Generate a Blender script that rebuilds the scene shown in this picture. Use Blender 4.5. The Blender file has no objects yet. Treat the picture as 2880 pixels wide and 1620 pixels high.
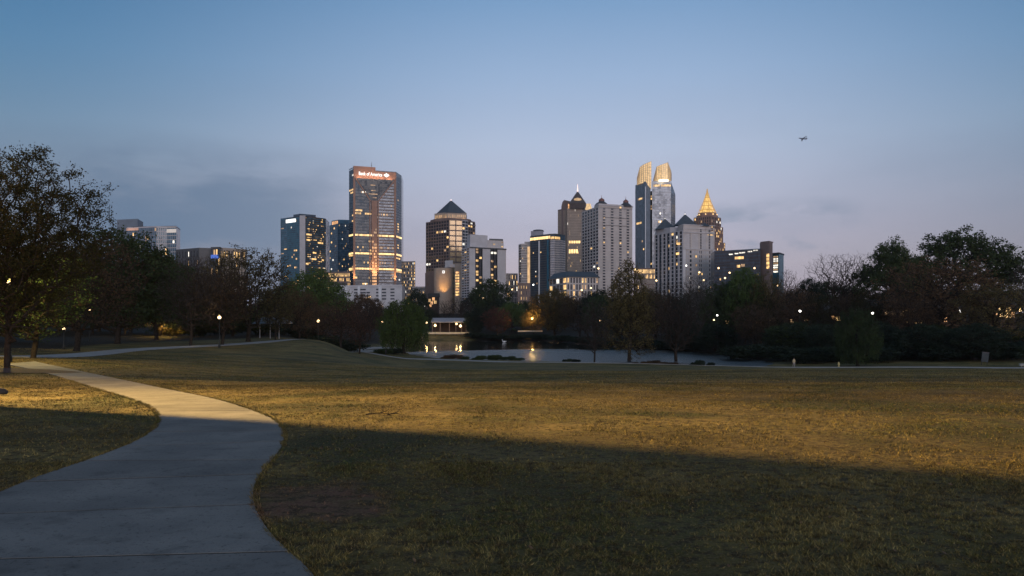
import bpy, math, random
import numpy as np
from mathutils import Vector, Matrix, noise as mnoise

SC = bpy.context.scene
COL = SC.collection
R = math.radians
F = 2240.0            # focal length in pixels of a 2880 px wide picture
HY = 895.0            # row of the horizon
CAMZ = 2.0

# ------------------------------------------------------------------ camera
cd = bpy.data.cameras.new('camera')
cam = bpy.data.objects.new('camera', cd); COL.objects.link(cam)
cam.location = (0, 0, CAMZ); cam.rotation_euler = (R(90), 0, 0)
cd.sensor_width = 36.0; cd.lens = F / 2880 * 36.0
cd.shift_y = (HY - 810) / 2880.0
cd.clip_start = 0.1; cd.clip_end = 20000
SC.camera = cam

# ------------------------------------------------------------------ world
SUN_EL, SUN_ROT = R(3.0), R(160)
world = bpy.data.worlds.new('World'); SC.world = world
world.use_nodes = True
wt = world.node_tree; wt.nodes.clear()
def wn(t, **k):
    n = wt.nodes.new(t)
    for a, b in k.items(): setattr(n, a, b)
    return n
def wl(a, b): wt.links.new(a, b)
def wmath(op, a, b=None, c=None, clamp=False):
    n = wn('ShaderNodeMath', operation=op); n.use_clamp = clamp
    for i, v in enumerate((a, b, c)):
        if v is None: continue
        if isinstance(v, (int, float)): n.inputs[i].default_value = v
        else: wl(v, n.inputs[i])
    return n.outputs[0]
def wrange(v, a, b, c, d, smooth=True):
    n = wn('ShaderNodeMapRange'); n.interpolation_type = 'SMOOTHSTEP' if smooth else 'LINEAR'
    wl(v, n.inputs[0])
    for i, q in enumerate((a, b, c, d)): n.inputs[i + 1].default_value = q
    return n.outputs[0]
tc = wn('ShaderNodeTexCoord'); sp = wn('ShaderNodeSeparateXYZ'); wl(tc.outputs['Generated'], sp.inputs[0])
X_, Y_, Z_ = sp.outputs
ramp = wn('ShaderNodeValToRGB'); wl(wrange(Z_, -0.02, 1.0, 0, 1, False), ramp.inputs[0])
cr = ramp.color_ramp
def zpos(z): return (z + 0.02) / 1.02
stops = [(-0.02, (.40, .34, .41)), (0.03, (.45, .39, .46)), (0.065, (.49, .44, .515)), (0.105, (.475, .46, .57)), (0.15, (.475, .50, .635)), (0.21, (.45, .53, .695)),
         (0.29, (.325, .455, .665)), (0.37, (.195, .345, .57)), (0.55, (.135, .215, .34)), (1.0, (.085, .115, .17))]
cr.elements[0].position = zpos(stops[0][0]); cr.elements[0].color = stops[0][1] + (1,)
cr.elements[1].position = zpos(stops[-1][0]); cr.elements[1].color = stops[-1][1] + (1,)
for z, c in stops[1:-1]:
    e = cr.elements.new(zpos(z)); e.color = c + (1,)
az = wmath('ARCTAN2', X_, Y_)                         # 0 straight ahead, + to the right
daz = wmath('ABSOLUTE', wmath('SUBTRACT', az, 0.10))
def wmix(f, a, b, mode='MIX'):
    n = wn('ShaderNodeMix', data_type='RGBA', blend_type=mode)
    if isinstance(f, (int, float)): n.inputs[0].default_value = f
    else: wl(f, n.inputs[0])
    for i, q in ((6, a), (7, b)):
        if isinstance(q, tuple): n.inputs[i].default_value = (*q, 1)
        else: wl(q, n.inputs[i])
    return n.outputs[2]
edge = wmix(wrange(Z_, .10, .33, 0, 1), (.44, .52, .55), (.26, .49, .60))      # how the sky dims and cools away from the glow
dim = wmix(1.0, ramp.outputs[0], wmix(wrange(daz, .05, .72, 0, 1), (1.0, 1.0, 1.0), edge), 'MULTIPLY')
dawn = wmix(1.0, ramp.outputs[0], (1.75, 1.45, 1.22), 'MULTIPLY')                # brighter where the sun is about to rise, behind
cool = wmix(wrange(daz, 1.1, 2.5, 0, 1), dim, dawn)
# clouds
def cloud_noise(sx, sz, scale, detail, seed):
    cx = wn('ShaderNodeCombineXYZ')
    wl(wmath('MULTIPLY', az, sx), cx.inputs[0]); wl(wmath('MULTIPLY', Z_, sz), cx.inputs[1]); cx.inputs[2].default_value = seed
    n = wn('ShaderNodeTexNoise'); n.inputs['Scale'].default_value = scale; n.inputs['Detail'].default_value = detail
    n.inputs['Roughness'].default_value = .55; wl(cx.outputs[0], n.inputs['Vector']); return n.outputs[0]
n1 = cloud_noise(1.0, 3.2, 4.6, 7, 3.7)
bank = wmath('MULTIPLY', wrange(n1, .30, .56, .15, 1), wmath('MULTIPLY', wrange(az, -.56, -.44, .25, 1), wrange(az, -.30, -.13, 1, 0)))
bank = wmath('MULTIPLY', bank, wmath('MULTIPLY', wrange(Z_, .225, .155, 0, 1), wrange(Z_, .03, .11, .8, 1)))
n2 = cloud_noise(1.0, 2.2, 9.0, 5, 4.4)
wis = wmath('MULTIPLY', wrange(n2, .40, .58, 0, 1), wmath('MULTIPLY', wrange(az, .21, .26, 0, 1), wrange(az, .36, .44, 1, 0)))
wis = wmath('MULTIPLY', wis, wmath('MULTIPLY', wrange(Z_, .15, .115, 0, 1), wrange(Z_, .07, .09, 0, 1)))
n3 = cloud_noise(1.0, 4.0, 3.5, 7, 1.3)
thin = wmath('MULTIPLY', wrange(n3, .42, .75, 0, .24), wrange(Z_, .34, .10, 0, 1))
cl = wmath('MAXIMUM', wmath('MAXIMUM', wmath('MULTIPLY', bank, .90), wmath('MULTIPLY', wis, .85)), thin)
mixc = wmix(cl, cool, wmix(wrange(daz, .05, .6, 0, 1), (.27, .32, .43), (.112, .182, .295)))
sky = wn('ShaderNodeTexSky', sky_type='NISHITA'); sky.sun_disc = False
sky.sun_elevation = SUN_EL; sky.sun_rotation = SUN_ROT
b1 = wn('ShaderNodeBackground'); wl(mixc, b1.inputs[0]); b1.inputs[1].default_value = 1.04
b2 = wn('ShaderNodeBackground'); wl(sky.outputs[0], b2.inputs[0]); b2.inputs[1].default_value = 0.005
ad = wn('ShaderNodeAddShader'); wl(b1.outputs[0], ad.inputs[0]); wl(b2.outputs[0], ad.inputs[1])
wo = wn('ShaderNodeOutputWorld'); wl(ad.outputs[0], wo.inputs[0])

# ------------------------------------------------------------------ sun: glow of the coming dawn behind the camera
sl = bpy.data.lights.new('sun', 'SUN'); sl.energy = 0.85; sl.angle = R(35); sl.color = (1, .88, .86)
so = bpy.data.objects.new('sun', sl); COL.objects.link(so)
# light travels towards the city (+Y), slightly to the left, slightly down
so.rotation_euler = Vector((-.30, 1.0, -.10)).to_track_quat('-Z', 'Y').to_euler()

vs = SC.view_settings
vs.view_transform = 'Standard'; vs.look = 'None'; vs.exposure = 0; vs.gamma = 1; vs.use_curve_mapping = False

# thin evening air round everything that stands on the ground
hz = bpy.data.materials.new('haze'); hz.use_nodes = True; ht = hz.node_tree; ht.nodes.clear()
ho_ = ht.nodes.new('ShaderNodeOutputMaterial'); hv = ht.nodes.new('ShaderNodeVolumePrincipled'); hv.inputs['Color'].default_value = (.80, .88, 1, 1); hv.inputs['Density'].default_value = .00005
hv.inputs['Anisotropy'].default_value = .2; ht.links.new(hv.outputs[0], ho_.inputs['Volume'])
hme = bpy.data.meshes.new('haze'); _x, _y0, _y1, _z0, _z1 = 2700, -300, 2300, -40, 700
hme.from_pydata([(x, y, z) for z in (_z0, _z1) for x, y in ((-_x, _y0), (_x, _y0), (_x, _y1), (-_x, _y1))], [], [(3, 2, 1, 0), (4, 5, 6, 7), (0, 1, 5, 4), (1, 2, 6, 5), (2, 3, 7, 6), (3, 0, 4, 7)])
hme.materials.append(hz); hob = bpy.data.objects.new('haze', hme); COL.objects.link(hob); hob['kind'] = 'stuff'; hob['label'] = 'thin blue evening haze'; hob['category'] = 'haze'
# floodlight on a mast off to the left: it rakes the meadow
FLOOD = Vector((-42, 34, 16))
fl = bpy.data.lights.new('floodlight_beam', 'SPOT'); fl.energy = 290000; fl.color = (1, .60, .165)
fl.spot_size = R(45); fl.spot_blend = 1.0; fl.shadow_soft_size = .30
fo = bpy.data.objects.new('floodlight_beam', fl); COL.objects.link(fo); fo.location = FLOOD
fo.rotation_euler = (Vector((-2, 12.0, 0)) - FLOOD).to_track_quat('-Z', 'Y').to_euler()

fl2 = bpy.data.lights.new('floodlight_wide_beam', 'SPOT'); fl2.energy = 100000; fl2.color = (1, .60, .165); fl2.spot_size = R(66); fl2.spot_blend = 1.0; fl2.shadow_soft_size = .3
fo2 = bpy.data.objects.new('floodlight_wide_beam', fl2); COL.objects.link(fo2); fo2.location = FLOOD + Vector((.05, .02, -.3))
fo2.rotation_euler = (Vector((-2, 18.5, 0)) - FLOOD).to_track_quat('-Z', 'Y').to_euler()

# ------------------------------------------------------------------ helpers
rng = random.Random(7)
def tag(o, label=None, cat=None, group=None, kind=None):
    if label: o['label'] = label
    if cat: o['category'] = cat
    if group: o['group'] = group
    if kind: o['kind'] = kind
    return o
def empty(name, loc, label=None, cat=None, group=None, rz=0):
    o = bpy.data.objects.new(name, None); COL.objects.link(o)
    o.location = loc; o.rotation_euler = (0, 0, rz); o.empty_display_size = .3
    return tag(o, label, cat, group)
def zz(py, Y): return CAMZ + (HY - py) / F * Y
def at(px, py, Y): return Vector(((px - 1440) / F * Y, Y, zz(py, Y)))
def pt(px, Y): return Vector(((px - 1440) / F * Y, Y))

class MB:
    def __init__(s): s.v = []; s.f = []; s.mi = []
    def add(s, vs, fs, m=0):
        b = len(s.v); s.v += [tuple(q) for q in vs]; s.f += [tuple(i + b for i in f) for f in fs]; s.mi += [m] * len(fs)
    def box(s, c, d, rz=0, m=0):
        cx, cy, cz = c; x, y, z = d[0] / 2, d[1] / 2, d[2] / 2; ca, sa = math.cos(rz), math.sin(rz)
        vs = [(cx + ca * a * x - sa * b * y, cy + sa * a * x + ca * b * y, cz + e * z) for e in (-1, 1) for a, b in ((-1, -1), (1, -1), (1, 1), (-1, 1))]
        s.add(vs, [(3, 2, 1, 0), (4, 5, 6, 7), (0, 1, 5, 4), (1, 2, 6, 5), (2, 3, 7, 6), (3, 0, 4, 7)], m)
    def prism(s, poly, z0, z1, m=0, top=None, inset=None):
        n = len(poly)
        zt = z1 if hasattr(z1, '__len__') else [z1] * n
        vs = [(p[0], p[1], z0) for p in poly] + [(p[0], p[1], zt[i]) for i, p in enumerate(poly)]
        s.add(vs, [tuple(range(n))[::-1], tuple(range(n, 2 * n))] + [(i, (i + 1) % n, n + (i + 1) % n, n + i) for i in range(n)], m)
    def frustum(s, p0, z0, p1, z1, m=0):
        n = len(p0); vs = [(p[0], p[1], z0) for p in p0] + [(p[0], p[1], z1) for p in p1]
        s.add(vs, [tuple(range(n))[::-1], tuple(range(n, 2 * n))] + [(i, (i + 1) % n, n + (i + 1) % n, n + i) for i in range(n)], m)
    def cone(s, poly, z0, apex, m=0):
        n = len(poly); s.add([(p[0], p[1], z0) for p in poly] + [tuple(apex)], [tuple(range(n))[::-1]] + [(i, (i + 1) % n, n) for i in range(n)], m)
    def lathe(s, c, prof, n=12, m=0, sx=1, sy=1):
        vs = []; fs = []
        for r, z in prof:
            for k in range(n):
                a = 2 * math.pi * k / n; vs.append((c[0] + sx * r * math.cos(a), c[1] + sy * r * math.sin(a), c[2] + z))
        for j in range(len(prof) - 1):
            for k in range(n): fs.append((j * n + k, j * n + (k + 1) % n, (j + 1) * n + (k + 1) % n, (j + 1) * n + k))
        fs.append(tuple(range(n))[::-1]); fs.append(tuple((len(prof) - 1) * n + k for k in range(n)))
        s.add(vs, fs, m)
    def tube(s, pts, rad, n=6, m=0, cap=True):
        pts = [Vector(p) for p in pts]; vs = []; fs = []
        if not hasattr(rad, '__len__'): rad = [rad] * len(pts)
        for i, p in enumerate(pts):
            d = (pts[min(i + 1, len(pts) - 1)] - pts[max(i - 1, 0)]).normalized()
            u = d.cross(Vector((0, 0, 1)) if abs(d.z) < .9 else Vector((1, 0, 0))).normalized(); w = d.cross(u)
            for k in range(n):
                a = 2 * math.pi * k / n; vs.append(p + (u * math.cos(a) + w * math.sin(a)) * rad[i])
        for j in range(len(pts) - 1):
            for k in range(n): fs.append((j * n + k, j * n + (k + 1) % n, (j + 1) * n + (k + 1) % n, (j + 1) * n + k))
        if cap: fs.append(tuple(range(n))[::-1]); fs.append(tuple((len(pts) - 1) * n + k for k in range(n)))
        s.add(vs, fs, m)
    def build(s, name, mats, parent=None, smooth=False, kind=None):
        me = bpy.data.meshes.new(name); me.from_pydata(s.v, [], s.f)
        if not isinstance(mats, (list, tuple)): mats = [mats]
        for m in mats: me.materials.append(m)
        if len(mats) > 1: me.polygons.foreach_set('material_index', s.mi)
        if smooth: me.polygons.foreach_set('use_smooth', [True] * len(me.polygons))
        me.update()
        return link(name, me, parent, kind)
def link(name, me, parent=None, kind=None):
    o = bpy.data.objects.new(name, me); COL.objects.link(o)
    if parent is not None:
        o.parent = parent
        o.matrix_parent_inverse = Matrix.Translation(parent.location).inverted() if parent.rotation_euler.z == 0 else (Matrix.Translation(parent.location) @ parent.rotation_euler.to_matrix().to_4x4()).inverted()
    if kind: o['kind'] = kind
    return o

# ------------------------------------------------------------------ materials
def mat(name, col, rough=.7, metal=0, var=.15, scale=1.0, bump=0, spec=.5, col2=None, coord='Object', emis=None, es=0, detail=5):
    m = bpy.data.materials.new(name); m.use_nodes = True; t = m.node_tree; b = t.nodes['Principled BSDF']
    b.inputs['Roughness'].default_value = rough; b.inputs['Metallic'].default_value = metal
    b.inputs['Specular IOR Level'].default_value = spec
    g = t.nodes.new('ShaderNodeNewGeometry')
    n = t.nodes.new('ShaderNodeTexNoise'); n.inputs['Scale'].default_value = scale; n.inputs['Detail'].default_value = detail
    t.links.new(g.outputs['Position'], n.inputs['Vector'])
    r = t.nodes.new('ShaderNodeValToRGB'); t.links.new(n.outputs[0], r.inputs[0])
    c2 = col2 or tuple(min(1, c * (1 + var)) for c in col)
    c1 = tuple(c * (1 - var) for c in col) if not col2 else col
    r.color_ramp.elements[0].position = .35; r.color_ramp.elements[1].position = .65
    r.color_ramp.elements[0].color = (*c1, 1); r.color_ramp.elements[1].color = (*c2, 1)
    t.links.new(r.outputs[0], b.inputs['Base Color'])
    if bump:
        bp = t.nodes.new('ShaderNodeBump'); bp.inputs['Strength'].default_value = bump; bp.inputs['Distance'].default_value = .02
        n2 = t.nodes.new('ShaderNodeTexNoise'); n2.inputs['Scale'].default_value = scale * 12; t.links.new(g.outputs['Position'], n2.inputs['Vector'])
        t.links.new(n2.outputs[0], bp.inputs['Height']); t.links.new(bp.outputs[0], b.inputs['Normal'])
    if emis:
        b.inputs['Emission Color'].default_value = (*emis, 1); b.inputs['Emission Strength'].default_value = es
    return m
def litmat(name, col, s, var=.6, scale=.25):
    """lit window or lamp: brightness differs from room to room"""
    m = bpy.data.materials.new(name); m.use_nodes = True; t = m.node_tree; b = t.nodes['Principled BSDF']
    b.inputs['Base Color'].default_value = (.1, .09, .08, 1); b.inputs['Roughness'].default_value = .3
    b.inputs['Emission Color'].default_value = (*col, 1)
    g = t.nodes.new('ShaderNodeNewGeometry'); n = t.nodes.new('ShaderNodeTexWhiteNoise'); n.noise_dimensions = '3D'
    sn = t.nodes.new('ShaderNodeVectorMath'); sn.operation = 'SNAP'; sn.inputs[1].default_value = (2.2, 2.2, 3.0)
    t.links.new(g.outputs['Position'], sn.inputs[0]); t.links.new(sn.outputs[0], n.inputs['Vector'])
    mr = t.nodes.new('ShaderNodeMapRange'); t.links.new(n.outputs['Value'], mr.inputs[0])
    mr.inputs[3].default_value = s * (1 - var); mr.inputs[4].default_value = s * (1 + var)
    t.links.new(mr.outputs[0], b.inputs['Emission Strength'])
    return m
def glassmat(name, col, rough=.08, var=.25, panel=(3.0, 3.0, 3.6), spec=.8, metal=0.0):
    """curtain-wall glass: opaque, reflective, each pane tilted and tinted a little differently"""
    m = bpy.data.materials.new(name); m.use_nodes = True; t = m.node_tree; b = t.nodes['Principled BSDF']
    g = t.nodes.new('ShaderNodeNewGeometry'); sn = t.nodes.new('ShaderNodeVectorMath'); sn.operation = 'SNAP'; sn.inputs[1].default_value = panel
    t.links.new(g.outputs['Position'], sn.inputs[0])
    n = t.nodes.new('ShaderNodeTexWhiteNoise'); n.noise_dimensions = '3D'; t.links.new(sn.outputs[0], n.inputs['Vector'])
    r = t.nodes.new('ShaderNodeMix'); r.data_type = 'RGBA'; t.links.new(n.outputs['Value'], r.inputs[0])
    r.inputs[6].default_value = (*[c * (1 - var) for c in col], 1); r.inputs[7].default_value = (*[min(1, c * (1 + var)) for c in col], 1)
    t.links.new(r.outputs[2], b.inputs['Base Color']); b.inputs['Roughness'].default_value = rough
    b.inputs['Specular IOR Level'].default_value = spec; b.inputs['Metallic'].default_value = metal
    # slight pane tilt
    s1 = t.nodes.new('ShaderNodeVectorMath'); s1.operation = 'SUBTRACT'; t.links.new(n.outputs['Color'], s1.inputs[0]); s1.inputs[1].default_value = (.5, .5, .5)
    s2 = t.nodes.new('ShaderNodeVectorMath'); s2.operation = 'SCALE'; t.links.new(s1.outputs[0], s2.inputs[0]); s2.inputs[3].default_value = .06
    s3 = t.nodes.new('ShaderNodeVectorMath'); s3.operation = 'ADD'; t.links.new(g.outputs['Normal'], s3.inputs[0]); t.links.new(s2.outputs[0], s3.inputs[1])
    s4 = t.nodes.new('ShaderNodeVectorMath'); s4.operation = 'NORMALIZE'; t.links.new(s3.outputs[0], s4.inputs[0])
    t.links.new(s4.outputs[0], b.inputs['Normal'])
    return m

# ------------------------------------------------------------------ terrain
CTRL = []
def cp(px, Y, z): CTRL.append((px, Y, z))
for px in (-3500, -1500, 0, 720, 1440, 2160, 2880, 4500): cp(px, 14, -.02); cp(px, 20, -.16); cp(px, 28, -.46)
for px, z in ((-3000, .4), (-1200, .2), (20, -.64), (400, -.9), (720, -1.1), (1440, -1.15), (2160, -1.1), (2880, -1.1), (4500, -1.1)): cp(px, 40, z)
for px, z in ((-1200, 0), (100, -.85), (400, -1.3), (720, -1.9), (1440, -2.1), (2160, -2.1), (2880, -2.1), (4500, -1.5)): cp(px, 57, z)
for px, z in ((-1500, 0), (-600, -.9), (0, -1.4), (400, -1.8), (800, -2.7), (1100, -3.9), (1440, -4.4), (2160, -4.3), (2880, -4.3), (4500, -3)): cp(px, 100, z)
for px, z in ((800, -2.35), (900, -2.9)): cp(px, 125, z)
for px, z in ((-1500, 1), (0, -1.5), (400, -2.0), (650, -2.05), (835, -2.0), (905, -2.2), (960, -3.6), (1010, -5.2), (1440, -6.9), (2880, -7.3), (4500, -6)): cp(px, 150, z)
for px, z in ((2233, -7.6), (3600, -7.0)): cp(px, 155, z)
for px, z in ((1440, -7.75), (1700, -7.7), (2000, -7.65)): cp(px, 178, z)
for px, z in ((-1500, 2), (0, -1.2), (300, -1.5), (600, -2.2), (850, -3.4), (905, -5.6), (1000, -6.3), (1100, -7.4)): cp(px, 197, z)
for px, z in ((1135, -7.5), (1000, -6.6), (800, -3.0)): cp(px, 225, z)
for px, z in ((1050, -6.5), (1150, -7.6)): cp(px, 270, z)
for px, z in ((2150, -7.6), (2300, -7.2), (2500, -6.6), (2880, -5.5), (4500, -4)): cp(px, 200, z)
for px, z in ((1950, -7.6), (2200, -4.5), (2500, -3), (2880, -2)): cp(px, 250, z)
for px, z in ((0, -.6), (600, -1.4), (900, -4), (1100, -6.4), (1750, -7.5), (2000, -4.5), (2500, 0), (2880, 1)): cp(px, 300, z)
for px, z in ((-1500, 4), (0, .5), (600, -1), (1000, -5.0), (1250, -6.6), (1400, -7.0), (1550, -6.8), (1750, -5), (2200, -1), (2880, 3)): cp(px, 372, z)
for px, z in ((-1500, 7), (0, 3), (800, 0), (1200, -3.5), (1440, -4.0), (1800, -2), (2400, 2), (3500, 6)): cp(px, 460, z)
for px in (-1500, 0, 800, 1440, 2100, 2880, 4500): cp(px, 700, 5)
for px in (-1500, 0, 800, 1440, 2100, 2880, 4500): cp(px, 1200, 9)
for px in (-1500, 0, 1440, 2880, 4500): cp(px, 4500, 20)
_c = np.array(CTRL)
def _warp(px, Y): return np.stack([np.asarray(px) / 420.0, np.log(np.maximum(Y, 4.0)) * 3.2], -1)
_W = _warp(_c[:, 0], _c[:, 1])
def _phi(d2): return np.sqrt(d2 + .06)
_K = _phi(((_W[:, None] - _W[None]) ** 2).sum(-1)) + np.eye(len(_W)) * -.002
_mean = _c[:, 2].mean(); _wt = np.linalg.solve(_K, _c[:, 2] - _mean)
POND = [(1168, 214), (1105, 262), (1120, 330), (1200, 362), (1400, 362), (1530, 345), (1700, 288), (1900, 243), (2090, 203), (2175, 176),
        (2150, 163), (1990, 165), (1750, 176), (1560, 183), (1380, 190), (1240, 197)]
POND_XY = np.array([pt(a, b) for a, b in POND])
def in_poly(x, y, P):
    x = np.asarray(x, float); y = np.asarray(y, float); c = np.zeros(x.shape, bool); n = len(P); j = n - 1
    for i in range(n):
        xi, yi = P[i]; xj, yj = P[j]
        k = ((yi > y) != (yj > y)) & (x < (xj - xi) * (y - yi) / (yj - yi + 1e-12) + xi); c ^= k; j = i
    return c
def dist_poly(x, y, P):
    d = np.full(np.shape(x), 1e9); n = len(P)
    for i in range(n):
        a = np.array(P[i]); b = np.array(P[(i + 1) % n]); ab = b - a
        t = np.clip(((x - a[0]) * ab[0] + (y - a[1]) * ab[1]) / (ab @ ab), 0, 1)
        d = np.minimum(d, np.hypot(x - a[0] - t * ab[0], y - a[1] - t * ab[1]))
    return d
WZ = -8.0
def ground(x, y):
    x = np.atleast_1d(np.asarray(x, float)); y = np.atleast_1d(np.asarray(y, float))
    sh = x.shape; x = x.ravel(); y = y.ravel()
    Yc = np.clip(y, 10.0, 4500); px = np.clip(x / Yc * F + 1440, -3500, 4500)
    w = _warp(px, Yc); z = np.empty(len(x))
    for i in range(0, len(x), 20000):
        d2 = ((w[i:i + 20000, None] - _W[None]) ** 2).sum(-1); z[i:i + 20000] = _phi(d2) @ _wt + _mean
    s = np.clip((y - 9) / 12, 0, 1); s = s * s * (3 - 2 * s); z = z * s
    near = (y > 120) & (y < 420) & (np.abs(x) < 260)
    if near.any():
        xi, yi = x[near], y[near]; d = dist_poly(xi, yi, POND_XY); ins = in_poly(xi, yi, POND_XY)
        zz_ = z[near]; k = np.clip(d / 5, 0, 1)
        bank = np.minimum(1, d / 9); out = (WZ + .12) + (np.maximum(zz_, WZ + .25) - (WZ + .12)) * (bank ** .8)
        zz_ = np.where(ins, WZ + .1 - 2.2 * k, out); z[near] = zz_
    return z.reshape(sh)
def gz(x, y): return float(ground(x, y)[0])
def gpt(px, Y, dz=0): p = pt(px, Y); return Vector((p.x, p.y, gz(p.x, p.y) + dz))
def hit(px, py, y0=3.0, y1=420):
    """where the sight line through pixel (px, py) meets the ground"""
    Y = np.exp(np.linspace(math.log(y0), math.log(y1), 1500)); X = (px - 1440) / F * Y
    zr = CAMZ + (HY - py) / F * Y; g = ground(X, Y); k = np.nonzero(zr <= g)[0]
    i = k[0] if len(k) else len(Y) - 1
    return Vector((X[i], Y[i], g[i]))

# ground material: dry winter turf, green patches, red clay
def turf_nodes(t, blades=False):
    g = t.nodes.new('ShaderNodeNewGeometry')
    def nz(s, d, r=.55, dist=0):
        n = t.nodes.new('ShaderNodeTexNoise'); n.inputs['Scale'].default_value = s; n.inputs['Detail'].default_value = d
        n.inputs['Roughness'].default_value = r; n.inputs['Distortion'].default_value = dist
        t.links.new(g.outputs['Position'], n.inputs['Vector']); return n.outputs[0]
    def ramp(v, a, b, ca, cb):
        r = t.nodes.new('ShaderNodeValToRGB'); t.links.new(v, r.inputs[0]); e = r.color_ramp.elements
        e[0].position = a; e[1].position = b; e[0].color = (*ca, 1); e[1].color = (*cb, 1); return r.outputs[0]
    def mix(f, a, b):
        m = t.nodes.new('ShaderNodeMix'); m.data_type = 'RGBA'
        if isinstance(f, float): m.inputs[0].default_value = f
        else: t.links.new(f, m.inputs[0])
        for i, q in ((6, a), (7, b)):
            if isinstance(q, tuple): m.inputs[i].default_value = (*q, 1)
            else: t.links.new(q, m.inputs[i])
        return m.outputs[2]
    k = 1.12 if blades else 1.0
    straw = (.205 * k, .160 * k, .058 * k); olive = (.120 * k, .098 * k, .028 * k); green = (.042 * k, .056 * k, .016 * k)
    a = mix(ramp(nz(.55, 7), .38, .60, (0, 0, 0), (1, 1, 1)), olive, straw)
    b = mix(ramp(nz(.16, 6, .6, .6), .47, .60, (0, 0, 0), (.95, .95, .95)), a, green)
    mpp = t.nodes.new('ShaderNodeMapping'); t.links.new(g.outputs['Position'], mpp.inputs[0]); mpp.inputs['Scale'].default_value = (.035, .24, 1); mpp.inputs['Rotation'].default_value = (0, 0, .12)
    ns2 = t.nodes.new('ShaderNodeTexNoise'); ns2.inputs['Scale'].default_value = 1; ns2.inputs['Detail'].default_value = 5; t.links.new(mpp.outputs[0], ns2.inputs['Vector'])
    mm = t.nodes.new('ShaderNodeMapRange'); t.links.new(ns2.outputs[0], mm.inputs[0]); mm.inputs[1].default_value = .32; mm.inputs[2].default_value = .68; mm.inputs[3].default_value = .58; mm.inputs[4].default_value = 1.42
    sv = t.nodes.new('ShaderNodeVectorMath'); sv.operation = 'SCALE'; t.links.new(b, sv.inputs[0]); t.links.new(mm.outputs[0], sv.inputs[3]); b = sv.outputs[0]
    # bare red clay patch near the walk and a few smaller ones
    vm = t.nodes.new('ShaderNodeVectorMath'); vm.operation = 'DISTANCE'; t.links.new(g.outputs['Position'], vm.inputs[0]); vm.inputs[1].default_value = (-2.15, 8.6, 0)
    ad = t.nodes.new('ShaderNodeMath'); ad.operation = 'ADD'; t.links.new(vm.outputs['Value'], ad.inputs[0])
    ns = t.nodes.new('ShaderNodeMath'); ns.operation = 'MULTIPLY_ADD'; t.links.new(nz(1.3, 6), ns.inputs[0]); ns.inputs[1].default_value = 2.6; ns.inputs[2].default_value = -1.3
    t.links.new(ns.outputs[0], ad.inputs[1])
    b = mix(ramp(ad.outputs[0], .45, 1.05, (.8, .8, .8), (0, 0, 0)), b, (.20, .10, .075))
    c = mix(ramp(nz(6, 7, .62), .46, .60, (0, 0, 0), (.85, .85, .85)), b, (.050 * k, .036 * k, .018 * k))
    c = mix(ramp(nz(28, 4), .50, .66, (0, 0, 0), (.6, .6, .6)), c, (.26 * k, .19 * k, .09 * k))
    if not blades:                                   # dead-leaf floor, darkened to paint in the shade under the trees
        at_ = t.nodes.new('ShaderNodeAttribute'); at_.attribute_name = 'litter_and_shade'; c = mix(at_.outputs['Fac'], c, (.016, .014, .010))
    if blades:
        rr = t.nodes.new('ShaderNodeMapRange'); t.links.new(g.outputs['Random Per Island'], rr.inputs[0]); rr.inputs[3].default_value = .35; rr.inputs[4].default_value = 1.75
        sc_ = t.nodes.new('ShaderNodeVectorMath'); sc_.operation = 'SCALE'; t.links.new(c, sc_.inputs[0]); t.links.new(rr.outputs[0], sc_.inputs[3]); c = sc_.outputs[0]
    return g, c, nz
def grass_mat(name, blades=False):
    m = bpy.data.materials.new(name); m.use_nodes = True; t = m.node_tree; b = t.nodes['Principled BSDF']
    g, c, nz = turf_nodes(t, blades)
    t.links.new(c, b.inputs['Base Color']); b.inputs['Roughness'].default_value = .85; b.inputs['Specular IOR Level'].default_value = .15
    if not blades:
        n = nz(9, 8, .75); n2 = nz(1.2, 4, .6)
        ma = t.nodes.new('ShaderNodeMath'); ma.operation = 'MULTIPLY_ADD'; t.links.new(n2, ma.inputs[0]); ma.inputs[1].default_value = 1.5; t.links.new(n, ma.inputs[2])
        bp = t.nodes.new('ShaderNodeBump'); bp.inputs['Strength'].default_value = 1; bp.inputs['Distance'].default_value = .10
        t.links.new(ma.outputs[0], bp.inputs['Height']); t.links.new(bp.outputs[0], b.inputs['Normal'])
    return m
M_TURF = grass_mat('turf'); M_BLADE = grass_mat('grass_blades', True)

# terrain sheet: rows at growing distance, so near ground is fine and far ground coarse
rows = [-160, -60, -25, -10] + list(np.arange(-4, 70, .8)) + list(np.arange(70, 150, 1.8)) + list(np.arange(150, 400, 2.6)) + list(np.geomspace(402, 2200, 44))
cols = np.concatenate([np.linspace(-3.2, -.78, 22)[:-1], np.linspace(-.78, .78, 170), np.linspace(.78, 3.2, 22)[1:]])
ys = np.array(rows); _w = (np.maximum(ys, 20)[:, None] + 12.0); _g = np.clip((2600 / _w - .78) / 2.42, .08, 1); _ac = np.abs(cols)[None, :]; GX = np.sign(cols)[None, :] * np.where(_ac > .78, .78 + (_ac - .78) * _g, _ac) * _w; GY = np.repeat(ys[:, None], len(cols), 1)
GZ = ground(GX, GY)
nr, nc = GX.shape
rngn = np.random.default_rng(3)
far = GY > 3
V = np.stack([GX, GY, GZ], -1).reshape(-1, 3)
idx = np.arange(nr * nc).reshape(nr, nc)
Q = np.stack([idx[:-1, :-1], idx[:-1, 1:], idx[1:, 1:], idx[1:, :-1]], -1).reshape(-1, 4)
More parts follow.
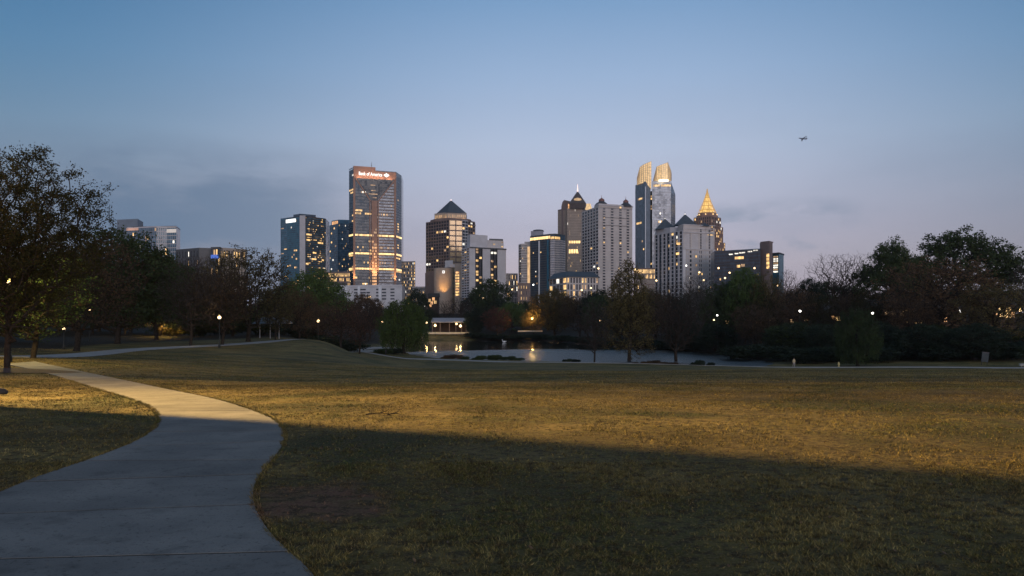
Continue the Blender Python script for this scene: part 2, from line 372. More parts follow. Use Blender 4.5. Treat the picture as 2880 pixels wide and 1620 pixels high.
def fast_mesh(name, V, Q, mats, smooth=False):
    me = bpy.data.meshes.new(name); k = Q.shape[1]
    me.vertices.add(len(V)); me.vertices.foreach_set('co', np.ascontiguousarray(V, dtype=np.float32).ravel())
    me.loops.add(Q.size); me.loops.foreach_set('vertex_index', Q.astype(np.int32).ravel())
    me.polygons.add(len(Q)); me.polygons.foreach_set('loop_start', np.arange(0, Q.size, k, dtype=np.int32))
    if smooth: me.polygons.foreach_set('use_smooth', np.ones(len(Q), bool))
    for m in (mats if isinstance(mats, (list, tuple)) else [mats]): me.materials.append(m)
    me.update(calc_edges=True); return me
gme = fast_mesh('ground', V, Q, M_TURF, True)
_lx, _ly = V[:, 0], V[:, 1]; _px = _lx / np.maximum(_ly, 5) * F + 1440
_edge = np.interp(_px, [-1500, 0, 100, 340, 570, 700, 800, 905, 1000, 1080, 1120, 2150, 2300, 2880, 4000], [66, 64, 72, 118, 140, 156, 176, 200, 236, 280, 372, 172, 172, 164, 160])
_far = np.where((_px > 1080) & (_px < 1330), 412, _edge); _litter_shade = np.clip((_ly - _far) / 10, 0, 1) * ((_ly > 50))
_at = gme.attributes.new('litter_and_shade', 'FLOAT', 'POINT'); _at.data.foreach_set('value', _litter_shade.astype(np.float32))  # how far the painted shade and dead-leaf floor cover each point
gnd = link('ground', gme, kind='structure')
tag(gnd, 'dry patchy meadow turf rolling down from the camera to the pond', 'ground')
# the sheet's own height where it is drawn (bilinear), so that things can lie on it exactly
# ------------------------------------------------------------------ water
def water_mat():
    m = bpy.data.materials.new('pond_water'); m.use_nodes = True; t = m.node_tree; b = t.nodes['Principled BSDF']
    b.inputs['Base Color'].default_value = (.012, .016, .016, 1); b.inputs['Roughness'].default_value = .06; b.inputs['IOR'].default_value = 1.33
    g = t.nodes.new('ShaderNodeNewGeometry'); s = t.nodes.new('ShaderNodeSeparateXYZ'); t.links.new(g.outputs['Position'], s.inputs[0])
    mp = t.nodes.new('ShaderNodeMapping'); t.links.new(g.outputs['Position'], mp.inputs[0]); mp.inputs['Scale'].default_value = (.8, 1.6, 1)
    n = t.nodes.new('ShaderNodeTexNoise'); n.inputs['Scale'].default_value = 1.1; n.inputs['Detail'].default_value = 3; t.links.new(mp.outputs[0], n.inputs['Vector'])
    # wind patch: ripples on the nearer, right-hand part; the far left lies calm
    big = t.nodes.new('ShaderNodeTexNoise'); big.inputs['Scale'].default_value = .03; big.inputs['Detail'].default_value = 4; t.links.new(g.outputs['Position'], big.inputs['Vector'])
    v = t.nodes.new('ShaderNodeVectorMath'); v.operation = 'DOT_PRODUCT'; t.links.new(g.outputs['Position'], v.inputs[0]); v.inputs[1].default_value = (.35, -1, 0)
    a = t.nodes.new('ShaderNodeMath'); a.operation = 'MULTIPLY_ADD'; t.links.new(big.outputs[0], a.inputs[0]); a.inputs[1].default_value = 50; t.links.new(v.outputs['Value'], a.inputs[2])
    mr = t.nodes.new('ShaderNodeMapRange'); mr.interpolation_type = 'SMOOTHSTEP'; t.links.new(a.outputs[0], mr.inputs[0]); mr.inputs[1].default_value = -228; mr.inputs[2].default_value = -208
    mr.inputs[3].default_value = .04; mr.inputs[4].default_value = 1.0
    mq = t.nodes.new('ShaderNodeMapRange'); t.links.new(mr.outputs[0], mq.inputs[0]); mq.inputs[3].default_value = .05; mq.inputs[4].default_value = .30; t.links.new(mq.outputs[0], b.inputs['Roughness'])
    bp = t.nodes.new('ShaderNodeBump'); bp.inputs['Distance'].default_value = .5; t.links.new(mr.outputs[0], bp.inputs['Strength'])
    t.links.new(n.outputs[0], bp.inputs['Height']); t.links.new(bp.outputs[0], b.inputs['Normal'])
    return m
wmb = MB(); P0 = POND_XY; cen = P0.mean(0); Pw = [cen + (p - cen) * 1.05 for p in P0]
wmb.add([(p[0], p[1], WZ) for p in Pw], [tuple(range(len(Pw)))[::-1] if False else tuple(range(len(Pw)))])
wat = wmb.build('water', water_mat(), kind='structure'); tag(wat, 'dark park pond, calm on the left and rippled on the right', 'water')
for p in wat.data.polygons:
    if p.normal.z < 0: wat.data.flip_normals(); break

# ------------------------------------------------------------------ walks
M_CONC = mat('concrete', (.155, .155, .155), .85, col2=(.220, .216, .210), scale=.9, bump=.35, spec=.2, detail=9)
_t = M_CONC.node_tree; _b = _t.nodes['Principled BSDF']; _src = _b.inputs['Base Color'].links[0].from_socket
_oi = _t.nodes.new('ShaderNodeObjectInfo'); _mr = _t.nodes.new('ShaderNodeMapRange'); _t.links.new(_oi.outputs['Random'], _mr.inputs[0]); _mr.inputs[3].default_value = .86; _mr.inputs[4].default_value = 1.12
_g = _t.nodes.new('ShaderNodeNewGeometry')
def _nz(sc, de, a, b_, lo, ro=.6):
    n = _t.nodes.new('ShaderNodeTexNoise'); n.inputs['Scale'].default_value = sc; n.inputs['Detail'].default_value = de; n.inputs['Roughness'].default_value = ro; _t.links.new(_g.outputs['Position'], n.inputs['Vector'])
    m_ = _t.nodes.new('ShaderNodeMapRange'); _t.links.new(n.outputs[0], m_.inputs[0]); m_.inputs[1].default_value = a; m_.inputs[2].default_value = b_; m_.inputs[3].default_value = lo; m_.inputs[4].default_value = 1.0; return m_.outputs[0]
_f = _mr.outputs[0]
for _s in (_nz(2.6, 8, .36, .45, .80), _nz(22, 4, .33, .42, .62), _nz(70, 3, .30, .60, .80)):
    _m = _t.nodes.new('ShaderNodeMath'); _m.operation = 'MULTIPLY'; _t.links.new(_f, _m.inputs[0]); _t.links.new(_s, _m.inputs[1]); _f = _m.outputs[0]
_v = _t.nodes.new('ShaderNodeVectorMath'); _v.operation = 'SCALE'; _t.links.new(_src, _v.inputs[0]); _t.links.new(_f, _v.inputs[3]); _t.links.new(_v.outputs[0], _b.inputs['Base Color'])
M_CONC2 = mat('pale_concrete', (.30, .295, .295), .85, var=.12, scale=.8, spec=.2)  # distant walks: their brighter exposure put into a paler concrete colour
def gp(px, py): h = hit(px, py); return Vector((h.x, h.y))
def resample(P, n):
    P = [Vector(p) for p in P]; L = [0]
    for a, b in zip(P, P[1:]): L.append(L[-1] + (b - a).length)
    out = []
    for i in range(n):
        s = L[-1] * i / (n - 1); k = 0
        while k < len(L) - 2 and L[k + 1] < s: k += 1
        f = (s - L[k]) / max(1e-9, L[k + 1] - L[k]); out.append(P[k].lerp(P[k + 1], f))
    return out
def smooth_line(P, it=2):
    for _ in range(it):
        Q_ = [P[0]]
        for a, b in zip(P, P[1:]): Q_ += [a.lerp(b, .25), a.lerp(b, .75)]
        P = Q_ + [P[-1]]
    return P
RE = [Vector((-.75, 2.0)), Vector((-1.0, 4.6))] + [gp(*q) for q in ((890, 1620), (820, 1564), (765, 1511), (730, 1460), (716, 1429), (708, 1387), (723, 1347), (740, 1322), (775, 1283), (798, 1248), (797, 1218),
      (785, 1193), (760, 1176), (711, 1156), (621, 1126), (497, 1101), (373, 1074), (248, 1049), (149, 1029), (98, 1018))]
LE = [Vector((-5.0, 2.0)), Vector((-5.5, 5.0))] + [Vector((-5.75, 7.3))] + [gp(*q) for q in ((0, 1386), (99, 1345), (199, 1312), (298, 1278), (373, 1248), (422, 1220), (445, 1196), (450, 1173), (432, 1151),
      (402, 1134), (348, 1116), (248, 1086), (174, 1061), (99, 1042), (45, 1031), (10, 1025))]
RE = smooth_line(RE); LE = smooth_line(LE)
path_root = empty('footpath', (-3, 10, 0), 'wide curving concrete footpath in the left foreground, jointed into slabs', 'path'); path_root['kind'] = 'structure'
def near_idx(L, p): return min(range(len(L)), key=lambda i: (L[i] - p).length)
# joints: right-hand pixel and left-hand pixel of each joint seen in the photograph
JO = [((818, 1563), (-6.0, 6.2)), ((711, 1425), (-5.75, 7.9)), ((721, 1341), (75, 1355)), ((746, 1300), (263, 1302)), ((795, 1246), (358, 1255)), ((797, 1216), (430, 1216)), ((772, 1184), (450, 1180)), ((711, 1158), (440, 1156))]
cuts = [(0, 0), (near_idx(RE, Vector((-.9, 4.2))), near_idx(LE, Vector((-5.4, 4.4))))]
for (r, l) in JO:
    pr = gp(*r); pl = Vector(l) if abs(l[1]) < 100 else gp(*l)
    cuts.append((near_idx(RE, pr), near_idx(LE, pl)))
a, b = cuts[-1]; N = 20
for k in range(1, N + 1): cuts.append((round(a + (len(RE) - 1 - a) * k / N), round(b + (len(LE) - 1 - b) * k / N)))
SLABZ = .016
foot_poly = [tuple(p) for p in RE] + [tuple(p) for p in LE[::-1]]
def sheet_z(x, y): return ground(x, y)
for k, ((r0, l0), (r1, l1)) in enumerate(zip(cuts, cuts[1:])):
    if r1 <= r0 or l1 <= l0: continue
    n = 9; A = resample(RE[r0:r1 + 1], n); B = resample(LE[l0:l1 + 1], n); W = 7; g_ = .020 if k < 16 else .008
    pts = []
    for i in range(n):
        for j in range(W):
            f = j / (W - 1); p = A[i].lerp(B[i], f)
            if i == 0: p = p.lerp(A[1].lerp(B[1], f), min(.5, g_ / max(.01, (A[1] - A[0]).length)))
            if i == n - 1: p = p.lerp(A[-2].lerp(B[-2], f), min(.5, g_ / max(.01, (A[-1] - A[-2]).length)))
            pts.append(p)
    zt = ground([p.x for p in pts], [p.y for p in pts]) + SLABZ + np.clip(np.array([p.y - 20 for p in pts]) / 40, 0, 1) * .03 + rng.uniform(-.001, .001)
    nv = len(pts); vs = [(p.x, p.y, z) for p, z in zip(pts, zt)] + [(p.x, p.y, z - .16) for p, z in zip(pts, zt)]
    fs = [(i * W + j, i * W + j + 1, (i + 1) * W + j + 1, (i + 1) * W + j) for i in range(n - 1) for j in range(W - 1)]
    ring = [j for j in range(W)] + [i * W + W - 1 for i in range(1, n)] + [(n - 1) * W + j for j in range(W - 2, -1, -1)] + [i * W for i in range(n - 2, 0, -1)]
    fs += [(ring[i], ring[(i + 1) % len(ring)], ring[(i + 1) % len(ring)] + nv, ring[i] + nv) for i in range(len(ring))]
    m_ = MB(); m_.add(vs, fs); s_ = m_.build('slab', M_CONC, path_root)

nb_ = cuts[15]; _A = resample(RE[1:nb_[0]], 160); _B = resample(LE[1:nb_[1]], 160)
_pts = [a.lerp(b, .004 + .992 * j / 5) for a, b in zip(_A, _B) for j in range(6)]; _z = ground([q.x for q in _pts], [q.y for q in _pts]) + .0115
_m = MB(); _m.add([(q.x, q.y, z) for q, z in zip(_pts, _z)], [(i * 6 + j, i * 6 + j + 1, (i + 1) * 6 + j + 1, (i + 1) * 6 + j) for i in range(159) for j in range(5)]); _m.build('joint_bed', mat('joint_filler', (.012, .011, .010), .95), path_root)
def ribbon(name, top_px, bot_px, label, m, W=3, dz=.05, n=60, cat='path', thick=.15):
    A = resample(smooth_line([gp(*q) if len(q) == 2 else Vector(q[:2]) for q in top_px]), n); B = resample(smooth_line([gp(*q) if len(q) == 2 else Vector(q[:2]) for q in bot_px]), n)
    return ribbon_xy(name, A, B, label, m, dz, cat, W, thick)
def ribbon_xy(name, A, B, label, m, dz=.05, cat='path', W=4, thick=.15):
    n = len(A); pts = [A[i].lerp(B[i], j / (W - 1)) for i in range(n) for j in range(W)]
    zt = ground([p.x for p in pts], [p.y for p in pts]) + dz; nv = len(pts)
    vs = [(p.x, p.y, z) for p, z in zip(pts, zt)] + [(p.x, p.y, z - thick - dz) for p, z in zip(pts, zt)]
    fs = [(i * W + j, i * W + j + 1, (i + 1) * W + j + 1, (i + 1) * W + j) for i in range(n - 1) for j in range(W - 1)]
    ring = [j for j in range(W)] + [i * W + W - 1 for i in range(1, n)] + [(n - 1) * W + j for j in range(W - 2, -1, -1)] + [i * W for i in range(n - 2, 0, -1)]
    fs += [(ring[i], ring[(i + 1) % len(ring)], ring[(i + 1) % len(ring)] + nv, ring[i] + nv) for i in range(len(ring))]
    mb = MB(); mb.add(vs, fs); o = mb.build(name, m); tag(o, label, cat, kind='structure'); return o
def strip(name, centre, width, label, m=None, dz=.06, n=70):
    C_ = resample(smooth_line([Vector(q) if not isinstance(q, Vector) else q for q in centre]), n); A = []; B = []
    for i, p in enumerate(C_):
        d = (C_[min(i + 1, n - 1)] - C_[max(i - 1, 0)]).normalized(); q = Vector((-d.y, d.x)) * width / 2
        A.append(p + q); B.append(p - q)
    return ribbon_xy(name, A, B, label, m or M_CONC2, dz)
far_l = [pt(-900, 62), pt(-300, 58), pt(20, 57.5), pt(110, 60), pt(200, 68), gp(340, 986), gp(450, 979), gp(570, 973.5), gp(696, 966.5), pt(790, 144), pt(850, 156), pt(905, 172), pt(960, 186), pt(1020, 208), pt(1075, 232)]
strip('footpath', far_l, 3.0, 'far footpath running along the left edge of the meadow under the trees', dz=.05, n=120)
strip('footpath', [pt(1090, 262), pt(1062, 245), pt(1010, 222), pt(1002, 207), pt(1030, 197), pt(1100, 193), pt(1250, 187), pt(1440, 176), pt(1700, 167), pt(2000, 160), pt(2233, 156), pt(2500, 152), pt(2880, 148), pt(3500, 146)],
      3.2, 'pale lakeside footpath between the meadow and the pond', dz=.08, n=160)
# ------------------------------------------------------------------ grass blades (one uncountable mass)
def blades():
    r = np.random.default_rng(11); out_v = []; 
    def zone(n, y0, y1, h0, h1, w, per, spread):
        # area-uniform in the visible wedge
        y = np.sqrt(r.uniform(y0 ** 2, y1 ** 2, n)); x = r.uniform(-.80, .80, n) * (y + 1.5)
        pn = np.array([mnoise.noise((a * .9, b * .9, 2.2)) + .5 * mnoise.noise((a * 3, b * 3, 5)) for a, b in zip(x, y)])
        keep = r.uniform(-.75, .5, n) < pn + .2
        keep &= ~in_poly(x, y, foot_poly)
        keep &= (np.hypot(x + 2.15, (y - 8.6) * 1.0) > .5 + .5 * r.random(n)) | (r.random(n) < .12)
        x, y, pn = x[keep], y[keep], pn[keep]; n = len(x)
        x = np.repeat(x, per) + r.normal(0, spread, n * per); y = np.repeat(y, per) + r.normal(0, spread, n * per); pn = np.repeat(pn, per)
        k = ~in_poly(x, y, foot_poly); x, y, pn = x[k], y[k], pn[k]; n = len(x)
        h = r.uniform(h0, h1, n) * (1 + .7 * np.clip(pn, -.6, 1)); a = r.uniform(0, 2 * np.pi, n); ww = w * r.uniform(.6, 1.3, n)
        lean = r.uniform(.2, 1.6, n) * h; la = r.uniform(0, 2 * np.pi, n); z = ground(x, y) - .004
        dx, dy = np.cos(a) * ww, np.sin(a) * ww
        b0 = np.stack([x - dx, y - dy, z], -1); b1 = np.stack([x + dx, y + dy, z], -1)
        tp = np.stack([x + np.cos(la) * lean, y + np.sin(la) * lean, z + h], -1)
        out_v.append(np.stack([b0, b1, tp], 1).reshape(-1, 3))
    zone(42000, 3.5, 11, .012, .036, .0045, 7, .022)
    zone(95000, 10, 34, .018, .042, .008, 4, .04)
    zone(90000, 27, 90, .025, .05, .022, 3, .10)
    # ragged tufts leaning over the edges of the walk
    for L, sgn in ((RE, 1), (LE, -1)):
        P_ = np.array([(q.x, q.y) for q in resample([q for q in L if 3.0 < q.y < 34], 900)]); n = 15000; k = (r.random(n) ** 1.0 * (len(P_) - 2)).astype(int)
        t = P_[k + 1] - P_[k]; t /= np.linalg.norm(t, axis=1)[:, None] + 1e-9; nn = np.stack([t[:, 1], -t[:, 0]], -1) * sgn
        wav = np.array([mnoise.noise((a * 2.5, b * 2.5, 8)) for a, b in P_[k]]); keep = r.random(n) < .55 + wav; k = k[keep]; t = t[keep]; nn = nn[keep]; wav = wav[keep]; n = len(k)
        q = P_[k] + t * r.random((n, 1)) * .03 + nn * (r.random((n, 1)) ** 1.5 * .09 - .012 - .02 * np.clip(wav, 0, 1)[:, None]); h = r.uniform(.02, .055, n); a = r.uniform(0, 6.28, n); w = .005
        tip = q - nn * (h * r.uniform(-.3, 1.2, n))[:, None] + r.normal(0, .012, (n, 2)); z = ground(q[:, 0], q[:, 1])
        out_v.append(np.stack([np.stack([q[:, 0] - np.cos(a) * w, q[:, 1] - np.sin(a) * w, z], -1), np.stack([q[:, 0] + np.cos(a) * w, q[:, 1] + np.sin(a) * w, z], -1), np.stack([tip[:, 0], tip[:, 1], z + h], -1)], 1).reshape(-1, 3))
    V = np.concatenate(out_v); Q = np.arange(len(V)).reshape(-1, 3)
    o = link('grass', fast_mesh('grass', V, Q, M_BLADE), kind='stuff'); tag(o, 'short dry grass blades of the meadow beside the footpath', 'grass')
blades()
def litter_and_shade():
    r = np.random.default_rng(19); n = 2600; y = np.sqrt(r.uniform(9, 40 ** 2, n)); x = r.uniform(-.8, .8, n) * (y + 1.5); inp = in_poly(x, y, foot_poly); keep = ~inp | (r.random(n) < .16); x, y, inp = x[keep], y[keep], inp[keep]; n = len(x)
    z = ground(x, y) + np.where(inp, .02, .022) + r.uniform(0, .008, n); a = r.uniform(0, 6.28, n); s = r.uniform(.012, .032, n) * np.where(inp, .7, 1); u = np.stack([np.cos(a), np.sin(a), r.normal(0, .35, n)], -1) * s[:, None]; w = np.stack([-np.sin(a), np.cos(a), r.normal(0, .35, n)], -1) * s[:, None] * .6
    c = np.stack([x, y, z + .004], -1); o = link('fallen_leaves', fast_mesh('fallen_leaves', np.stack([c - u, c - w, c + u, c + w], 1).reshape(-1, 3), np.arange(4 * n).reshape(-1, 4), mat('dead_leaf', (.030, .018, .010), .8, col2=(.17, .10, .05), scale=3)), kind='stuff'); tag(o, 'small dead leaves scattered over the grass and the footpath', 'leaves')
litter_and_shade()

# ------------------------------------------------------------------ trees
def leafmat(name, c1, c2, trans=.25):
    m = bpy.data.materials.new(name); m.use_nodes = True; t = m.node_tree; t.nodes.clear()
    o = t.nodes.new('ShaderNodeOutputMaterial'); d = t.nodes.new('ShaderNodeBsdfDiffuse'); tr = t.nodes.new('ShaderNodeBsdfTranslucent'); mx = t.nodes.new('ShaderNodeMixShader')
    g = t.nodes.new('ShaderNodeNewGeometry'); n = t.nodes.new('ShaderNodeTexNoise'); n.inputs['Scale'].default_value = .45; n.inputs['Detail'].default_value = 4
    t.links.new(g.outputs['Position'], n.inputs['Vector']); oi = t.nodes.new('ShaderNodeObjectInfo')
    ad = t.nodes.new('ShaderNodeMath'); ad.operation = 'MULTIPLY_ADD'; t.links.new(oi.outputs['Random'], ad.inputs[0]); ad.inputs[1].default_value = .3; 
    sb = t.nodes.new('ShaderNodeMath'); sb.operation = 'SUBTRACT'; t.links.new(n.outputs[0], sb.inputs[0]); sb.inputs[1].default_value = .15; t.links.new(sb.outputs[0], ad.inputs[2])
    r = t.nodes.new('ShaderNodeValToRGB'); t.links.new(ad.outputs[0], r.inputs[0]); e = r.color_ramp.elements; e[0].position = .32; e[1].position = .68; e[0].color = (*c1, 1); e[1].color = (*c2, 1)
    t.links.new(r.outputs[0], d.inputs[0]); t.links.new(r.outputs[0], tr.inputs[0]); mx.inputs[0].default_value = trans
    t.links.new(d.outputs[0], mx.inputs[1]); t.links.new(tr.outputs[0], mx.inputs[2]); t.links.new(mx.outputs[0], o.inputs[0]); return m
LM = {'deep': leafmat('deep_olive_leaves', (.028, .030, .014), (.050, .048, .022)),
'dark': leafmat('dark_green_leaves', (0.031, 0.048, 0.025), (0.063, 0.087, 0.039)),
      'green': leafmat('green_leaves', (0.049, 0.084, 0.031), (0.084, 0.129, 0.045)),
      'willow': leafmat('willow_leaves', (.045, .070, .022), (.072, .105, .034)),
      'olive': leafmat('olive_budding_leaves', (0.073, 0.063, 0.034), (0.133, 0.109, 0.048)),
      'brown': leafmat('brown_budding_leaves', (0.070, 0.050, 0.036), (0.126, 0.081, 0.050)),
      'red': leafmat('reddish_buds', (0.091, 0.042, 0.036), (0.140, 0.067, 0.053)),
      'grey': leafmat('grey_twigs_and_buds', (0.049, 0.046, 0.053), (0.084, 0.077, 0.081)),
      'ever': leafmat('blackish_evergreen_leaves', (0.020, 0.031, 0.025), (0.039, 0.056, 0.039))}
M_BARK = mat('bark', (.035, .028, .024), .95, var=.3, scale=6, bump=.5, spec=.1)
M_PALE = mat('pale_bark', (.10, .092, .085), .9, var=.3, scale=4, bump=.4, spec=.1)

def gen_tree(seed, W=4.0, cb=.25, nodes=700, leaves=9000, lsize=.10, lr=.32, shape='round', trunk=.20, up=.25, fill=.45, lobes=0, limb_lo=.0, droop=0, H=10.0, tipr=.012, aspect=1.6):
    """a tree 10 units high: limbs grown towards points that fill the crown, then leaf-sized faces round the twigs"""
    r = np.random.default_rng(seed)
    zc0 = cb * H
    def inside(n):
        if shape == 'lobed':
            L = []
            for _ in range(lobes):
                a = r.uniform(0, 2 * np.pi); e = r.uniform(-.1, 1.0); rr = W * (.70 + .12 * r.random()); ce = math.cos(e * 1.5)
                L.append((math.cos(a) * rr * ce, math.sin(a) * rr * ce, zc0 + (H - zc0) * (.40 + .47 * e + .05 * r.random()), W * r.uniform(.22, .38)))
            L.append((0, 0, zc0 + (H - zc0) * .55, W * .62)); L = np.array(L); wgt = L[:, 3] ** 2; k = r.choice(len(L), n, p=wgt / wgt.sum())
            d = r.normal(size=(n, 3)); d /= np.linalg.norm(d, axis=1)[:, None]; q = L[k, :3] + d * (L[k, 3] * r.random(n) ** .5)[:, None] * [1, 1, .75]
            q[:, 2] = np.minimum(q[:, 2], H); return q
        out = []
        while len(out) < n:
            d = r.normal(size=3); d /= np.linalg.norm(d); t = r.random() ** fill * 1.0
            bump = 1 + .20 * mnoise.noise((d[0] * 2.2 + seed, d[1] * 2.2, d[2] * 2.2)) + .12 * mnoise.noise((d[0] * 5 + seed, d[1] * 5, d[2] * 5))
            h = (d[2] * t * bump + 1) / 2          # 0..1
            rad = math.hypot(d[0], d[1]) * t * bump
            if shape == 'round': x = rad
            elif shape == 'cone': x = r.random() ** .5 * max(0, 1.0 - h) ** .52 * (h + .10) ** .22 * 1.15 * bump
            elif shape == 'vase': x = rad * (.62 + .6 * h)
            elif shape == 'wide': x = rad * (1.15 - .3 * h)
            elif shape == 'willow': x = rad * (1.05 if h < .6 else 1)
            else: x = rad
            a = math.atan2(d[1], d[0])
            z = zc0 + (H - zc0) * h
            if z < H * .06: continue
            out.append((math.cos(a) * x * W, math.sin(a) * x * W, min(z, H)))
        return np.array(out[:n])
    P = inside(nodes)
    nt = 26; zt = np.linspace(0, H * (.80 if shape in ('cone',) else .52 if shape != 'vase' else .34), nt)
    wob = .10 * W / 4
    T = np.stack([wob * np.sin(zt * .9 + seed), wob * np.cos(zt * .7 + seed * 2) - wob * math.cos(seed * 2), zt], -1); T[:, 0] -= T[0, 0]
    base = np.array([0, 0, zc0 * .9]); order = np.argsort(np.linalg.norm((P - base) * [1, 1, .8], axis=1)); P = P[order]
    N = nt + nodes; A = np.zeros((N, 3)); A[:nt] = T; par = np.full(N, -1); par[1:nt] = np.arange(nt - 1); pl = np.zeros(N); pl[:nt] = zt
    free = A[:, 2] * 0 + 1.0
    for i in range(nodes):
        k = nt + i; p = P[i]; cand = slice(int(nt * limb_lo), k); d = A[cand] - p; dist = np.sqrt((d ** 2).sum(1))
        pen = dist + .22 * pl[cand] + up * np.maximum(0, d[:, 2] + dist * .15) + (0 if not i else 0)
        j = int(np.argmin(pen)) + int(nt * limb_lo); v = p - A[j]; L = np.linalg.norm(v)
        A[k] = p; par[k] = j; pl[k] = pl[j] + L
    cnt = np.ones(N)
    for k in range(N - 1, 0, -1): cnt[par[k]] += cnt[k]
    rad = tipr * cnt ** .46; rad *= 1; s = trunk / rad[0]
    rad = np.where(cnt > 6, rad * (1 + (s - 1) * np.clip(np.log(cnt / 6) / math.log(N / 6), 0, 1)), rad)
    rad[0] *= 1.45; rad[1] *= 1.12
    # tubes
    ks = np.arange(1, N); a = A[par[ks]]; b = A[ks]; ra = np.minimum(rad[par[ks]], rad[ks] * 1.6 + .004); rb = rad[ks]; ra[:nt - 1] = rad[par[ks[:nt - 1]]]
    mid = (a + b) / 2 + r.normal(0, .05, a.shape) * np.linalg.norm(b - a, axis=1)[:, None]; mid[:nt - 1] = (a[:nt - 1] + b[:nt - 1]) / 2
    mid[:, 2] += (.07 - .0) * np.linalg.norm(b - a, axis=1) * (np.arange(N - 1) >= nt) * (1 if droop == 0 else 2)
    d = b - a; d /= np.linalg.norm(d, axis=1)[:, None] + 1e-9
    ref = np.where(np.abs(d[:, 2:3]) < .9, [[0, 0, 1.0]], [[1.0, 0, 0]]); u = np.cross(d, ref); u /= np.linalg.norm(u, axis=1)[:, None] + 1e-9; w = np.cross(d, u)
    sides = 5; V = []
    for c, rr in ((a, ra), (mid, (ra + rb) / 2), (b, rb)):
        for q in range(sides):
            an = 2 * np.pi * q / sides; V.append(c + (u * math.cos(an) + w * math.sin(an)) * rr[:, None])
    V = np.stack(V, 1); M = len(ks); off = np.arange(M)[:, None] * (3 * sides); Q = []
    for lv in range(2):
        for q in range(sides): Q.append(np.concatenate([off + lv * sides + q, off + lv * sides + (q + 1) % sides, off + (lv + 1) * sides + (q + 1) % sides, off + (lv + 1) * sides + q], 1))
    tm = fast_mesh('trunk', V.reshape(-1, 3), np.concatenate(Q), M_BARK, True)
    # leaves
    tips = np.nonzero(cnt <= 5)[0]; tips = tips[tips >= nt]
    if leaves:
        k = r.choice(tips, leaves); f = r.random(leaves)[:, None]; c = A[k] * f + A[par[k]] * (1 - f) + r.normal(0, lr, (leaves, 3)) * [1, 1, .8]
        if droop: c[:, 2] -= r.random(leaves) ** 1.3 * droop * np.clip(np.hypot(c[:, 0], c[:, 1]) / W + .3, 0, 1); c[:, 2] = np.maximum(c[:, 2], .5)
        u = r.normal(size=(leaves, 3)); u /= np.linalg.norm(u, axis=1)[:, None]
        if droop: u = u * [.25, .25, 1]
        w = np.cross(u, r.normal(size=(leaves, 3))); w /= np.linalg.norm(w, axis=1)[:, None] + 1e-9
        sz = (lsize * r.uniform(.5, 1.25, leaves))[:, None]; u = u * sz * (aspect if droop else .5 * aspect); w = w * sz * .5
        LV = np.stack([c - u, c + w * .9 - u * .1, c + u, c - w * .9 + u * .1], 1).reshape(-1, 3)
        lm = fast_mesh('crown', LV, np.arange(4 * leaves).reshape(-1, 4), LM['green'])
    else: lm = None
    return tm, lm, W, H
PROTO = {
 'open':  gen_tree(5, W=4.3, cb=.16, nodes=2600, leaves=66000, lsize=.066, lr=.13, shape='vase', trunk=.13, fill=.5, up=.45, tipr=.008),
 'oak1':  gen_tree(11, W=4.2, cb=.14, nodes=900, leaves=16000, lsize=.17, lr=.26, shape='round', trunk=.22, fill=.33),
 'oak2':  gen_tree(12, W=4.4, cb=.12, nodes=900, leaves=15000, lsize=.17, lr=.26, shape='wide', trunk=.24, fill=.36),
 'airy1': gen_tree(21, W=4.0, cb=.18, nodes=1300, leaves=9000, lsize=.11, lr=.20, shape='vase', trunk=.18, up=.4, fill=.45),
 'airy2': gen_tree(22, W=4.4, cb=.15, nodes=1300, leaves=10500, lsize=.12, lr=.20, shape='round', trunk=.20, up=.4, fill=.45),
 'bare1': gen_tree(31, W=4.4, cb=.20, nodes=3200, leaves=5200, lsize=.045, lr=.10, shape='vase', trunk=.20, up=.55, fill=.5, tipr=.0065),
 'bare2': gen_tree(32, W=4.0, cb=.18, nodes=1600, leaves=4200, lsize=.075, lr=.14, shape='round', trunk=.17, up=.55, fill=.5, tipr=.010),
 'cone':  gen_tree(41, W=3.6, cb=.12, nodes=1500, leaves=16000, lsize=.10, lr=.16, shape='cone', trunk=.19, up=.0, fill=.5),
 'lobed1': gen_tree(51, W=4.8, cb=.16, nodes=1500, leaves=26000, lsize=.13, lr=.17, shape='lobed', lobes=38, trunk=.24, up=.2),
 'lobed2': gen_tree(52, W=4.4, cb=.16, nodes=1300, leaves=20000, lsize=.13, lr=.17, shape='lobed', lobes=30, trunk=.22, up=.2),
 'willow': gen_tree(61, W=3.9, cb=.10, nodes=900, leaves=26000, lsize=.14, lr=.16, shape='willow', trunk=.30, up=.3, fill=.36, droop=2.0, aspect=1.3),
 'dense': gen_tree(71, W=4.0, cb=.06, nodes=600, leaves=15000, lsize=.20, lr=.30, shape='round', trunk=.25, fill=.33),
 'sapling': gen_tree(81, W=2.6, cb=.30, nodes=700, leaves=5000, lsize=.10, lr=.16, shape='round', trunk=.10, up=.4, fill=.5),
}
NT = 0
def tree(kind, px, Y, top, wpx, tint, label, group=None, name='tree', rz=None, bark=None, sink=.1, pale=False):
    """px, Y: where its trunk stands; top: row of its top; wpx: crown width in photograph pixels"""
    global NT
    tm, lm, W, H = PROTO[kind]; p = gpt(px, Y); h = zz(top, Y) - p.z; s = wpx / F * Y / (2 * W * .93)
    root = empty(name, (p.x, p.y, p.z - sink), label, 'tree', group)
    rz = rng.uniform(0, 6.28) if rz is None else rz
    for nm, me, m in (('trunk', tm, M_PALE if pale else M_BARK), ('crown', lm, LM[tint])):
        if me is None: continue
        o = bpy.data.objects.new(nm, me); COL.objects.link(o); o.parent = root
        o.scale = (s, s, (h + sink) / H * 1.0); o.rotation_euler = (0, 0, rz)
        o.material_slots[0].link = 'OBJECT'; o.material_slots[0].material = m
    NT += 1
    return root
